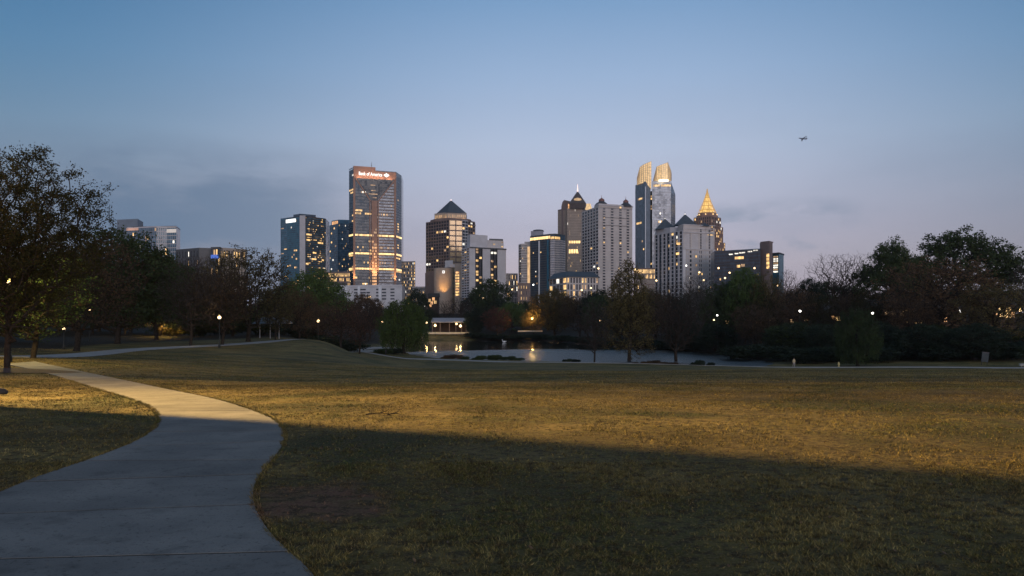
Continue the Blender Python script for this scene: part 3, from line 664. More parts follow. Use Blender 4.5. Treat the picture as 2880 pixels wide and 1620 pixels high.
LAND = [(-400, 'beyond the left edge of the nearest tree'), (60, 'behind the nearest tree at the far left'), (240, 'left of the dark green round oak'), (400, 'under the pale blue hotel tower'), (560, 'under the low brown offices'), (700, 'behind the tall airy tree'),
        (850, 'under the teal glass tower'), (950, 'left of the pale parking deck'), (1050, 'in front of the pale parking deck'), (1180, 'behind the left willow'), (1262, 'behind the boathouse'), (1360, 'under the grey balcony tower'), (1450, 'above the orange-lit wall'),
        (1560, 'under the hipped-roof block'), (1690, 'under the two-domed tower'), (1790, 'under the twin-crested tower'), (1920, 'under the castle-like tower'), (2070, 'under the dark glass offices'), (2190, 'under the square stair tower'), (2290, 'in the gap right of the stair tower'), (2390, 'behind the right willow'),
        (2500, 'right of the right willow'), (2620, 'left of the largest oak'), (2740, 'under the largest oak'), (2860, 'at the right edge'), (3050, 'beyond the right edge')]
SEEN = {}
ORD = ['first', 'second', 'third', 'fourth', 'fifth', 'sixth', 'seventh', 'eighth', 'ninth']
def where(px, stemtxt):
    lm = min(LAND, key=lambda q: abs(q[0] - px))[1]; k = (stemtxt, lm); SEEN[k] = SEEN.get(k, 0) + 1; n = SEEN[k]
    lm = lm.replace('beyond the left edge of the nearest tree', 'left of the nearest tree'); return '%s %s' % (stemtxt, lm) if n == 1 else '%s %s, %s from left' % (stemtxt, lm, ORD[min(n, 9) - 1])
# left edge ----------------------------------------------------------------
tree('open', 20, 40, 418, 520, 'deep', 'tall budding tree at the far left, nearest the footpath, open crown against the sky', name='budding_tree', rz=1.2)
tree('airy2', 215, 84, 640, 330, 'brown', 'broad brown budding tree with low boughs between the nearest tree and the dark green oak', name='budding_tree')
tree('airy1', 92, 56, 690, 330, 'green', 'yellow lamplit budding tree behind the nearest trunk at the far left', name='budding_tree')
tree('oak1', 330, 118, 643, 290, 'dark', 'dark green round oak under the left hotel tower', name='oak_tree', rz=.4)
tree('oak2', 440, 150, 700, 200, 'dark', 'dark green oak crown just left of the brown low offices', name='oak_tree')
tree('bare1', 520, 300, 712, 200, 'red', 'reddish bare tree rising in front of the low brown offices', name='bare_tree')
tree('bare2', 468, 290, 728, 130, 'brown', 'bare brown tree between the dark green oak and the low brown offices', name='bare_tree')
tree('bare1', 590, 295, 708, 150, 'brown', 'bare brown tree in front of the blue sign', name='bare_tree')
tree('bare2', 535, 115, 735, 180, 'grey', 'dark bare young tree left of the bright round lamp', name='bare_tree')
tree('airy1', 625, 121, 752, 190, 'brown', 'small brown budding tree standing behind the bright round lamp', name='budding_tree')
tree('airy2', 698, 138, 688, 250, 'olive', 'tall airy budding tree left of the teal glass tower', name='budding_tree', rz=2.2)
tree('airy1', 775, 150, 800, 110, 'olive', 'low budding tree with lamplit yellow leaves right of the tall airy tree', name='budding_tree')
tree('airy2', 842, 165, 812, 120, 'brown', 'small dark tree at the crest where the far footpath bends', name='budding_tree')
tree('oak1', 885, 240, 756, 165, 'green', 'green oak in front of the teal glass tower', name='oak_tree', rz=3.0)
tree('oak2', 800, 260, 800, 150, 'dark', 'dark oak filling the gap below the teal glass tower', name='oak_tree')
tree('bare2', 958, 168, 838, 140, 'red', 'purplish bare cherry tree on the left of the pair above the winding path', name='cherry_tree')
tree('bare2', 1011, 178, 868, 105, 'red', 'purplish bare cherry tree on the right of the pair above the winding path', name='cherry_tree')
tree('airy2', 900, 205, 850, 150, 'brown', 'brown tree in the dark hollow behind the left cherry tree', name='budding_tree')
tree('bare1', 1040, 300, 838, 120, 'brown', 'bare brown tree in front of the pale parking deck, left of the willow', name='bare_tree')
tree('willow', 1135, 221, 836, 132, 'willow', 'bright green willow beside the winding path at the left end of the pond', name='willow_tree', rz=.7)
tree('dense', 1172, 400, 812, 70, 'ever', 'narrow dark tree behind the right shoulder of the willow', name='evergreen_tree')
tree('bare1', 1252, 415, 838, 66, 'grey', 'grey bare tree behind the left end of the boathouse roof', name='bare_tree')
tree('bare2', 1296, 410, 830, 78, 'grey', 'grey bare tree behind the right end of the boathouse roof', name='bare_tree')
tree('oak1', 1378, 450, 784, 120, 'dark', 'round dark green oak in front of the grey balcony tower', name='oak_tree', rz=1.0)
tree('dense', 1335, 378, 866, 56, 'ever', 'blackish evergreen at the right end of the boathouse', name='evergreen_tree')
tree('airy2', 1398, 374, 862, 84, 'red', 'round reddish tree on the far shore right of the boathouse', name='budding_tree', rz=2)
tree('oak2', 1440, 420, 848, 90, 'green', 'green tree behind the reddish tree on the far shore', name='oak_tree')
tree('airy2', 1499, 377, 866, 66, 'olive', 'small orange lamplit tree over the glowing bank on the far shore', name='budding_tree')
tree('oak1', 1560, 366, 812, 130, 'olive', 'olive budding tree on the far shore below the hipped roof', name='budding_tree', rz=4.0)
tree('airy2', 1632, 345, 818, 120, 'brown', 'brown budding tree on the far shore, right of the hipped-roof building', name='budding_tree')
tree('bare2', 1671, 180, 838, 110, 'grey', 'slim dark tree on the near shore, left of the tall egg-shaped one', name='bare_tree')
tree('cone', 1769, 186, 732, 185, 'olive', 'tall egg-shaped budding tree on the near shore, centre right', name='budding_tree', rz=.9)
tree('bare1', 1904, 184, 776, 200, 'grey', 'broad bare tree on the near shore, right of the tall egg-shaped tree', name='bare_tree', rz=2.5)
tree('airy2', 1840, 275, 810, 130, 'brown', 'brown tree across the pond between the egg-shaped tree and the bare tree', name='budding_tree')
tree('bare1', 1968, 275, 760, 120, 'grey', 'pale-barked bare tree rising in front of the castle-like apartment tower', name='bare_tree', pale=True)
tree('oak2', 2035, 250, 790, 130, 'dark', 'dark oak across the pond below the dark glass offices', name='oak_tree')
tree('oak1', 2095, 245, 752, 110, 'green', 'green tree in front of the dark glass offices', name='oak_tree', rz=5)
tree('airy2', 2160, 240, 762, 100, 'olive', 'olive tree below the square brown stair tower', name='budding_tree')
tree('bare2', 2212, 262, 752, 80, 'red', 'small reddish bare tree against the pink sky beside the stair tower', name='bare_tree')
tree('airy1', 2120, 215, 852, 130, 'brown', 'low brown tree on the right shore of the pond', name='budding_tree')
tree('oak1', 2275, 250, 782, 80, 'ever', 'dark round tree left of the big bare tree on the right', name='evergreen_tree')
tree('bare1', 2368, 262, 702, 185, 'grey', 'big bare tree with fine twigs against the sky on the right', name='bare_tree', rz=.3)
tree('lobed1', 2508, 255, 670, 200, 'dark', 'open-crowned oak left of the largest oak on the right', name='oak_tree', rz=1.4)
tree('lobed1', 2690, 262, 641, 335, 'dark', 'largest dark oak with clumped crown at the right', name='oak_tree', rz=2.1)
tree('airy2', 2640, 205, 716, 320, 'brown', 'broad reddish-brown budding tree in front of the largest oak', name='budding_tree', rz=.5)
tree('airy2', 2800, 190, 785, 220, 'olive', 'olive-brown tree near the right edge, in front of the lamps', name='budding_tree', rz=3.3)
tree('bare2', 2885, 240, 730, 110, 'grey', 'bare tree cut off by the right edge of the photograph', name='bare_tree')
tree('willow', 2412, 160, 862, 112, 'dark', 'green willow by the lakeside path on the right', name='willow_tree', rz=2.0)
tree('oak2', 2490, 190, 912, 120, 'ever', 'low dark tree just right of the right-hand willow', name='evergreen_tree')
tree('oak1', 2325, 190, 912, 120, 'ever', 'low dark tree just left of the right-hand willow', name='evergreen_tree')
tree('dense', 2230, 200, 908, 150, 'ever', 'dark shore tree overhanging the right end of the pond', name='evergreen_tree')
tree('dense', 2010, 228, 912, 120, 'ever', 'low dark shore tree right of the broad bare tree', name='evergreen_tree')
tree('dense', 1930, 244, 905, 110, 'ever', 'low dark shore tree behind the broad bare tree', name='evergreen_tree')
tree('oak2', 1745, 298, 838, 120, 'ever', 'dark tree across the pond behind the tall egg-shaped tree', name='evergreen_tree')
tree('oak1', 1690, 310, 830, 100, 'dark', 'dark green tree across the pond left of the tall egg-shaped tree', name='oak_tree')
tree('dense', 2740, 172, 910, 170, 'ever', 'dark low tree behind the leaning notice board', name='evergreen_tree')
tree('dense', 2600, 177, 912, 160, 'ever', 'dark low tree between the right willow and the notice board', name='evergreen_tree')
tree('airy1', 2236, 228, 800, 130, 'brown', 'thin brown tree before the house with dim orange windows', name='budding_tree')
tree('airy2', 2312, 226, 822, 120, 'deep', 'low olive tree left of the house with two bright windows', name='budding_tree')
tree('airy2', 2452, 215, 806, 130, 'deep', 'olive tree just right of the right-hand willow, behind the white lamp', name='budding_tree')
tree('airy1', 2560, 200, 822, 130, 'brown', 'thin brown tree before the long house on the right', name='budding_tree')
tree('airy2', 2140, 236, 838, 130, 'deep', 'low olive tree before the house with orange windows', name='budding_tree')
tree('airy1', 2380, 222, 826, 90, 'brown', 'thin brown tree directly behind the right-hand willow', name='budding_tree')
# rows further back, each its own tree: they close the skyline under the towers
k = 0
for (x0, x1, Y, top, n, w) in ((-260, 500, 200, 740, 9, 190), (560, 1060, 330, 838, 8, 90), (1040, 1240, 440, 858, 4, 62), (1290, 1720, 445, 838, 8, 80), (1650, 2330, 330, 822, 10, 100),
                               (2300, 3060, 310, 800, 9, 120), (2180, 3000, 205, 918, 10, 110), (120, 700, 172, 850, 6, 130), (-300, 100, 110, 760, 3, 200)):
    for i in range(n):
        px = x0 + (x1 - x0) * (i + .5) / n + rng.uniform(-12, 12); kd = rng.choice(['oak1', 'oak2', 'dense', 'airy2', 'oak1']); ti = rng.choice(['dark', 'ever', 'brown', 'dark', 'ever'])
        lb = {'dark': 'dark green', 'ever': 'blackish', 'brown': 'dim brown'}[ti] + (' far tree' if Y > 300 else ' nearer tree')
        lb = where(px, lb)
        tree(kd, px, Y * rng.uniform(.96, 1.06), top + rng.uniform(-14, 14), w * rng.uniform(.9, 1.25), ti, lb, 'background trees of the dark tree line', name='tree')
# shrubs: same generator, knee to head height
PROTO['bush'] = gen_tree(91, W=5.0, cb=.02, nodes=200, leaves=4200, lsize=.55, lr=.7, shape='round', trunk=.1, fill=.4)
def shrub(px, Y, h, w, tint, label, group=None):
    tm, lm, W, H = PROTO['bush']; p = gpt(px, Y); root = empty('shrub', (p.x, p.y, max(p.z, WZ) - .05), label, 'shrub', group); rz = rng.uniform(0, 6)
    for nm, me, m in (('stems', tm, M_BARK), ('foliage', lm, LM[tint])):
        o = bpy.data.objects.new(nm, me); COL.objects.link(o); o.parent = root; o.scale = (w / 2 / W, w / 2 / W, h / H); o.rotation_euler = (0, 0, rz)
        o.material_slots[0].link = 'OBJECT'; o.material_slots[0].material = m
def reeds(px, Y, w, tint, label, n=5):
    tm, lm, W, H = PROTO['bush']; p = gpt(px, Y); root = empty('reeds', (p.x, p.y, max(p.z, WZ)), label, 'reeds')
    for i in range(n):
        f = (i + .5) / n - .5; h = rng.uniform(.7, 1.5) * (1.1 - 1.1 * abs(f)); ww = w / n * rng.uniform(1.0, 1.9)
        o = bpy.data.objects.new('reed_clump', lm); COL.objects.link(o); o.parent = root; o.location = (f * w + rng.uniform(-.4, .4), rng.uniform(-.8, .8) + f * 2 * -1, -.15); o.scale = (ww / 2 / W, ww / 3 / W, h / H); o.rotation_euler = (0, 0, rng.uniform(-.6, .6)); o.material_slots[0].link = 'OBJECT'; o.material_slots[0].material = LM[tint]
reeds(1275, 194.5, 7, 'brown', 'low dark brown reeds on the bank right of the left willow')
reeds(1385, 189.5, 14, 'dark', 'long low dark green reeds at the near edge of the bright water', 8)
reeds(1605, 181, 4, 'ever', 'small dark reed clump against the bright water left of the slim tree', 4)
reeds(1835, 173.5, 9, 'brown', 'long low brown reeds right of the tall egg-shaped tree', 6)
reeds(1972, 166.5, 4.5, 'ever', 'dark mound of reeds on the near shore right of the broad bare tree', 4)
shrub(1078, 203, 1.4, 5, 'dark', 'dark bush behind the person on the winding path')
shrub(1108, 212, 1.6, 5, 'ever', 'dark bush at the foot of the left willow')
for i, px in enumerate(range(560, 1000, 60)): shrub(px, 185 + (i % 3) * 12, 3.2, 9, 'ever', where(px, 'undergrowth past the far footpath'), 'undergrowth behind the far footpath')
for i, px in enumerate(range(2080, 2900, 62)): shrub(px, 172 + (i % 3) * 6 + (20 if px < 2200 else 0), 3.4, 9, 'ever', where(px, 'undergrowth past the lakeside path'), 'undergrowth beyond the lakeside path')
for i, px in enumerate(range(1340, 1960, 60)):
    Yb = float(np.interp(px, [1340, 1530, 1700, 1900, 2000], [368, 352, 294, 249, 230])); shrub(px, Yb, 2.6, 12, 'ever', where(px, 'undergrowth clump on the far shore'), 'undergrowth along the far shore')
# ------------------------------------------------------------------ towers
WARM = litmat('warm_lit_windows', (1, .60, .22), 1.15)
WARMB = litmat('bright_warm_lit_windows', (1, .64, .26), 1.8, .3)
WHITE = litmat('white_lit_windows', (1, .93, .80), 1.3)
ORNG = litmat('orange_lit_windows', (1, .50, .20), 1.0)
DIM = litmat('dim_lit_windows', (1, .60, .30), .42)
LAMP = litmat('lamp_glass', (1, .68, .34), 3.6, .05)
LAMPW = litmat('white_lamp_glass', (1, .95, .85), 6.0, .05)
SIGNW = litmat('white_sign_light', (1, .97, .93), 1.6, .05)
GOLD = litmat('gold_lit_panels', (1, .66, .32), .82, .22)
class Face:
    """a wall plane from A to B (left to right as seen), with boxes and panes laid out along it"""
    def __init__(s, A, B):
        s.A = Vector(A[:2]); s.B = Vector(B[:2]); d = s.B - s.A; s.L = d.length; s.t = d / s.L; s.n = Vector((s.t.y, -s.t.x)); s.rz = math.atan2(s.t.y, s.t.x)
    def p(s, u, d=0): q = s.A + s.t * u + s.n * d; return q
    def box(s, mb, u0, u1, z0, z1, d0, d1, m=0):
        a, b, c, e = s.p(u0, d1), s.p(u1, d1), s.p(u1, d0), s.p(u0, d0)
        mb.prism([a, b, c, e], z0, z1, m)
    def quad(s, mb, u0, u1, z0, z1, d=.06, m=0):
        a, b = s.p(u0, d), s.p(u1, d); mb.add([(a.x, a.y, z0), (b.x, b.y, z0), (b.x, b.y, z1), (a.x, a.y, z1)], [(0, 1, 2, 3)], m)
    def poly(s, mb, uz, d0, d1, m=0):
        n = len(uz); f = [s.p(u, d1) for u, z in uz]; b = [s.p(u, d0) for u, z in uz]
        vs = [(q.x, q.y, uz[i][1]) for i, q in enumerate(f)] + [(q.x, q.y, uz[i][1]) for i, q in enumerate(b)]
        mb.add(vs, [tuple(range(n)), tuple(range(n, 2 * n))[::-1]] + [(i, i + n, (i + 1) % n + n, (i + 1) % n) for i in range(n)], m)
def grid(f, fr, z0, z1, nb, nf, pw=.8, pd=.5, sh=.9, sd=.35, lit=None, plit=.08, rows=None, u0=0, u1=None, r=None, skip=None, edge=True, cluster=.0, wm=.12, zb=None):
    """piers and floor bands proud of the glass, lit panes between them"""
    u1 = f.L if u1 is None else u1; bw = (u1 - u0) / nb; fh = (z1 - z0) / nf
    if pw: 
        for i in range(nb + 1):
            if not edge and i in (0, nb): continue
            c = u0 + bw * i; f.box(fr, max(u0, c - pw / 2), min(u1, c + pw / 2), z0, z1, -.05, pd)
    if sh:
        for j in range(nf + 1):
            c = z0 + fh * j; f.box(fr, u0 + .02, u1 - .02, c - sh / 2, c + sh / 2, -.04, sd)
    if lit is not None:
        r = r or rng
        for j in range(nf):
            run = 0
            for i in range(nb):
                pr = plit if rows is None or j not in rows else rows[j]
                if run > 0: on = True; run -= 1
                else:
                    on = r.random() < pr
                    if on and r.random() < cluster: run = r.randint(1, 3)
                if on:
                    mi = r.choice([0, 0, 0, 0, 2, 2, 2, 1]) if (rows is None or j not in rows) else 0
                    f.quad(lit, u0 + bw * i + pw / 2 + bw * wm * .3, u0 + bw * (i + 1) - pw / 2 - bw * wm * .3, z0 + fh * j + sh / 2 + fh * .06, z0 + fh * (j + 1) - sh / 2 - fh * .06, .05, mi)
LITS = [WARM, WHITE, DIM]
def poly_of(chain, back=None, depth=30):
    P = [pt(*c) for c in chain]
    if back == 'par': P = P + [P[0] + P[2] - P[1]] if len(P) == 3 else P
    else:
        P = P + [P[-1] + Vector(((P[-1].x) * .02, depth)), P[0] + Vector((P[0].x * .02, depth))]
    return P
def bld(label, px, Y, name='tower', cat='tower'):
    p = pt(px, Y); return empty(name, (p.x, p.y, gz(p.x, p.y)), label, cat)
def base(Y, px=1440): p = pt(px, Y); return gz(p.x, p.y) - 2
# materials
G_TEAL = glassmat('teal_glass', (.014, .105, .170), .15, .2, spec=.45)
G_DARK = glassmat('dark_glass', (.018, .026, .040), .14, .4, spec=.5)
G_BLUE = glassmat('blue_glass', (.045, .120, .190), .15, .25, spec=.55)
G_NAVY = glassmat('navy_glass', (.018, .048, .085), .14, .3, spec=.5)
G_GREY = glassmat('silver_glass', (.17, .20, .25), .18, .18, metal=.3)
G_BRNZ = glassmat('bronze_glass', (.055, .042, .040), .14, .4)
G_GOLD = glassmat('golden_mirror_glass', (.46, .34, .20), .2, .12, metal=.45)
S_GRAN = mat('rose_granite', (.27, .165, .125), .7, var=.08, scale=.2)
S_BRWN = mat('brown_stone', (.17, .125, .115), .8, var=.1, scale=.2)
S_GREY = mat('grey_precast', (.46, .46, .49), .85, var=.07, scale=.15)
S_PALE = mat('pale_precast', (.56, .56, .59), .85, var=.06, scale=.1)
S_LILA = mat('warm_grey_precast', (.47, .44, .43), .85, var=.08, scale=.15)
S_TAN = mat('tan_precast', (.36, .30, .25), .85, var=.08, scale=.15)
S_BRIK = mat('brown_brick', (.17, .095, .075), .9, var=.12, scale=.3)
S_WHT = mat('white_panel', (.68, .70, .74), .6, var=.04, scale=.2)
R_SLAT = mat('slate_roof', (.050, .068, .090), .6, var=.12, scale=.3)
R_MET = mat('dark_roof_metal', (.07, .075, .085), .5, metal=.3, var=.1, scale=.3)
COPPER = mat('copper_dome', (.25, .12, .10), .5, metal=.3, var=.1, scale=.5)
STEEL = mat('grey_steel', (.22, .23, .25), .5, metal=.6, var=.1, scale=2)
BLACK = mat('black_metal', (.02, .02, .022), .5, metal=.4, var=.1, scale=3)

def spot(loc, tgt, power, col=(1, .62, .25), size=60, rad=1.0):
    l = bpy.data.lights.new('uplight', 'SPOT'); l.energy = power; l.color = col; l.spot_size = R(size); l.spot_blend = .7; l.shadow_soft_size = rad
    o = bpy.data.objects.new('uplight', l); COL.objects.link(o); o.location = loc; o.rotation_euler = (Vector(tgt) - Vector(loc)).to_track_quat('-Z', 'Y').to_euler()

# ---- bank tower ----------------------------------------------------------
def bank_tower():
    root = bld('tallest rose-granite bank tower with inverted triangle and lit sign on its crown', 1054, 1000)
    z0 = base(1000); c = [(982, 1014), (994, 1000), (1114, 1020), (1129, 1046)]; P = poly_of(c, depth=40); ztop = zz(473, 1000)
    g = MB(); g.prism(P, z0, ztop - 1); g.build('glass_wall', G_NAVY, root)
    FF = Face(P[1], P[2]); L = FF.L; U = lambda px: (px - 994) / 120 * L
    Z = lambda py: zz(py, 1008)
    fr = MB(); lt = MB(); fh = 3.85; zp = zz(803, 1008); zc = Z(503); nf = int((zc - zp) / fh)
    rows = {}
    for py, pr in ((660, .97), (717, .97), (756, .97), (602, .45), (665, .35), (699, .2), (735, .15), (780, .2), (593, .15)):
        rows[int((Z(py) - zp) / fh)] = pr
    grid(FF, fr, zp, zc, 34, nf, pw=.22, pd=.12, sh=1.15, sd=.22, lit=lt, plit=.025, rows=rows, cluster=.5)
    fr.build('floor_bands', mat('navy_spandrel', (.012, .036, .066), .35, var=.1, scale=.3), root, kind='stuff')
    for a, b, nb in ((0, 1, 3), (2, 3, 4)):
        f2 = Face(P[a], P[b]); fr = MB(); grid(f2, fr, zp, Z(475) if a == 0 else Z(492), nb, nf + 6, pw=.2, pd=.1, sh=1.15, sd=.2, lit=lt, plit=.06, rows={k: v * .9 for k, v in rows.items() if v > .9} | {int((Z(518) - zp) / fh): .9, int((Z(527) - zp) / fh): .9} if a == 0 else {k: v for k, v in rows.items() if v > .9})
        fr.build('floor_bands', bpy.data.materials['navy_spandrel'], root, kind='stuff')
    lt.build('lit_windows', LITS, root, kind='stuff')
    # granite: header, verticals, triangle legs, shaft
    gr = MB(); FF.box(gr, U(994), U(1055), zc, Z(470), -2, .9); o = gr.build('header_panel', S_GRAN, root)
    gr = MB(); FF.box(gr, U(1055), U(1114), zc, Z(481), -2, .9); gr.build('header_panel', S_GRAN, root)
    for px in (996, 1111):
        m = MB(); FF.box(m, U(px) - 1.3, U(px) + 1.3, zp, zc, -.1, .8); m.build('granite_pier', S_GRAN, root)
    for s in ((999, 1042), (1110, 1062)):
        m = MB(); FF.poly(m, sorted([(U(s[0]) - .9, zc), (U(s[0]) + .9, zc), (U(s[1]) + .9, Z(566)), (U(s[1]) - .9, Z(566))], key=lambda q: 0), -.1, .8)
        m.build('triangle_edge', S_GRAN, root)
    # louvred glass triangle
    m = MB(); tri = [(U(1002), zc), (U(1045), Z(563)), (U(1059), Z(563)), (U(1107), zc)]
    FF.poly(m, tri, .2, .5); m.build('triangle_glass', G_DARK, root)
    m = MB()
    for i in range(12):
        t = (i + .5) / 12; z = zc + (Z(563) - zc) * t; a = U(1002) + (U(1045) - U(1002)) * t; b = U(1107) + (U(1059) - U(1107)) * t
        if i in (3, 6, 8, 10): FF.quad(m, a + (b - a) * rng.uniform(.1, .4), a + (b - a) * rng.uniform(.5, .8), z - .6, z + .5, .56)
        FF.box(m, a + .3, b - .3, z - 1.6, z - 1.1, .5, .75, 1)
    m.build('louvres', [DIM, bpy.data.materials['navy_spandrel']], root, kind='stuff')
    # right field is lighter mirror glass
    m = MB(); FF.poly(m, [(U(1063), zp), (U(1109), zp), (U(1109), Z(507)), (U(1063), Z(560))], .05, .09); m.build('mirror_glass', G_GREY, root)
    fr = MB()
    for j in range(nf): 
        z = zp + fh * j; lim = Z(560) + (Z(507) - Z(560)) * 1
        ua = U(1063) if z < Z(562) else U(1063) + (U(1109) - U(1063)) * (z - Z(562)) / (zc - Z(562))
        if ua < U(1108): FF.box(fr, ua, U(1109), z - .75, z + .75, .09, .34)
    fr.build('floor_bands', mat('brown_spandrel', (.13, .105, .095), .5, var=.08, scale=.3), root, kind='stuff')
    lt = MB()
    for py, pr in ((660, .97), (717, .97), (756, .97), (665, .3), (602, .25), (593, .12), (585, .08), (577, .08), (699, .35), (735, .12), (780, .12)):
        j = int((Z(py) - zp) / fh); z = zp + fh * j
        for i in range(13):
            if rng.random() < pr: FF.quad(lt, U(1064) + i * 1.58, U(1064) + i * 1.58 + 1.35, z + .9, z + 2.9, .16, 0 if pr > .9 else rng.choice([0, 2, 2]))
    lt.build('lit_windows', LITS, root, kind='stuff')
    # fully lit floors
    for py in (660, 717, 756):
        zj = zp + fh * int((Z(py) - zp) / fh)
        for q, (fa, n_) in enumerate(((Face(P[0], P[1]), 3), (FF, 30), (Face(P[2], P[3]), 5))):
            m = MB()
            for i in range(n_):
                if q == 1 and 12.2 < i < 16.8: continue
                fa.box(m, fa.L * (i + .08) / n_, fa.L * (i + .92) / n_, zj + .75, zj + 2.9, .3, .5, 0 if rng.random() < .8 else 1)
            m.build('lit_floor', [WARMB, WARM], root, kind='stuff')
    # central shaft: granite mullions with lit landings, growing brighter downwards
    m = MB(); FF.box(m, U(1044), U(1060), zp, Z(564), 0, 1.6); m.build('shaft', S_GRAN, root)
    m = MB(); 
    for j in range(nf - 16):
        z = zp + fh * j
        for i in range(3):
            if rng.random() < .95 - .55 * j / (nf - 16): FF.quad(m, U(1046) + i * 1.9, U(1046) + i * 1.9 + 1.5, z + .5, z + 2.9, 1.66, 0 if j < nf * .35 else rng.choice([0, 2, 2]))
    m.build('shaft_windows', [ORNG, WHITE, DIM], root, kind='stuff')
    for px in (1039.5, 1063):
        m = MB(); FF.box(m, U(px) - .5, U(px) + .5, zp, Z(566), -.1, 1.1); m.build('granite_pier', S_GRAN, root)
    cpt = FF.p(U(1052), 9); spot((cpt.x, cpt.y, zp + 1), (FF.p(U(1052), 0).x, FF.p(U(1052), 0).y, zp + 60), 200000, (1, .52, .2), 50)
    for px in (998, 1110):
        c2 = FF.p(U(px), 5); q = FF.p(U(px), 0); spot((c2.x, c2.y, zp + 1), (q.x, q.y, zp + 26), 80000, (1, .52, .2), 45)
    # sign lights on the header
    for px in (1010, 1030, 1050, 1070, 1095):
        c2 = FF.p(U(px), 7); q = FF.p(U(px), 0); spot((c2.x, c2.y, Z(512)), (q.x, q.y, Z(488)), 9000, (1, .55, .32), 95)
    # antenna
    m = MB(); q = FF.p(U(1048), -8); m.tube([(q.x, q.y, ztop - 2), (q.x, q.y, Z(452))], [.5, .2], 6); m.box((q.x, q.y, Z(462)), (1.2, 1.2, .5)); m.build('antenna', STEEL, root)
    # letters
    for txt, x0, x1, zb, zh in (('Bank of America', 1008.5, 1074, 494.5, 9.5),):
        cu = bpy.data.curves.new('t', 'FONT'); cu.body = txt; cu.size = 10; cu.extrude = .12; cu.offset = .10
        ob = bpy.data.objects.new('t', cu); me = bpy.data.meshes.new_from_object(ob); bpy.data.objects.remove(ob)
        co = np.array([v.co for v in me.vertices]); wdt = U(x1) - U(x0); sx = wdt / (co[:, 0].max() - co[:, 0].min()); hgt = zh / F * 1008; sz = hgt / (co[:, 1].max() - max(0, co[:, 1].min()))
        for v, c3 in zip(me.vertices, co):
            q = FF.p(U(x0) + (c3[0] - co[:, 0].min()) * sx, 1.1 + c3[2]); v.co = (q.x, q.y, Z(zb) + c3[1] * sz)
        me.materials.append(SIGNW); me.update(); o = link('sign_lettering', me, root); o['label'] = 'white lit lettering on the crown'
    # waving-flag emblem: slanted stripes inside a diamond
    m = MB(); cx, cz = U(1086), Z(490)
    hw, hh = 4.2, 2.6
    for i in range(5):
        t0 = -1 + i * .4 + .05; t1 = t0 + .32
        def lens(t): return max(.05, 1 - abs(t)) 
        FF.poly(m, [(cx - hw * lens(t0), cz + hh * t0 - .2), (cx, cz + hh * t0 + .25), (cx + hw * lens(t0), cz + hh * t0 - .2), (cx + hw * lens(t1), cz + hh * t1 - .2), (cx, cz + hh * t1 + .25), (cx - hw * lens(t1), cz + hh * t1 - .2)], 1.0, 1.25)
    m.build('sign_emblem', SIGNW, root)
bank_tower()

# ---- pale parking deck at its foot ---------------------------------------
def deck():
    root = bld('long pale parking deck with dark openings at the foot of the bank tower', 1035, 900, 'parking_deck', 'parking deck')
    c = [(938, 930), (1131, 905)]; P = poly_of(c, depth=40); z0 = base(900); zt = zz(803, 915); m = MB(); m.prism(P, z0, zt); m.build('wall', S_PALE, root)
    f = Face(P[0], P[1]); U = lambda px: (px - 938) / 193 * f.L; Z = lambda py: zz(py, 915)
    for y0, y1 in ((812, 816), (821, 825), (830, 834), (839, 843)):
        for a, b in ((963, 971), (997, 1008), (1014, 1030), (1032, 1042), (1059, 1066), (1075, 1087), (1099, 1110)):
            if (a, y0) in ((1032, 812),): continue
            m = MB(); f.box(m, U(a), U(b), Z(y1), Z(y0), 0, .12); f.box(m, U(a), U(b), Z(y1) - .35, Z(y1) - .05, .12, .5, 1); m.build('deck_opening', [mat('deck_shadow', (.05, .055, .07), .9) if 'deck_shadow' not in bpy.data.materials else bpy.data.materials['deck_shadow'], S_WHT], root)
    for a, b, y in ((1008.5, 1015, 850), (1067, 1075, 848), (972, 979, 836)):
        m = MB(); f.box(m, U(a), U(b), Z(y), Z(806), .1, 1.4); m.build('fin', S_WHT, root)
    for k in range(6):
        m = MB(); f.box(m, U(945 + 31 * k), U(945 + 31 * k + 30.2), Z(807) , Z(803) + .6, .02, .5); m.build('parapet_panel', S_PALE, root)
    lt = MB()
    for px, py in ((1024, 840), (1032, 838), (1040, 836), (1026, 848), (1072, 858), (1076, 862), (1043, 835)): f.quad(lt, U(px), U(px) + 1.6, Z(py) - .6, Z(py) + .6, 2.0, 0)
    lt.build('lit_windows', LITS, root, kind='stuff')
deck()

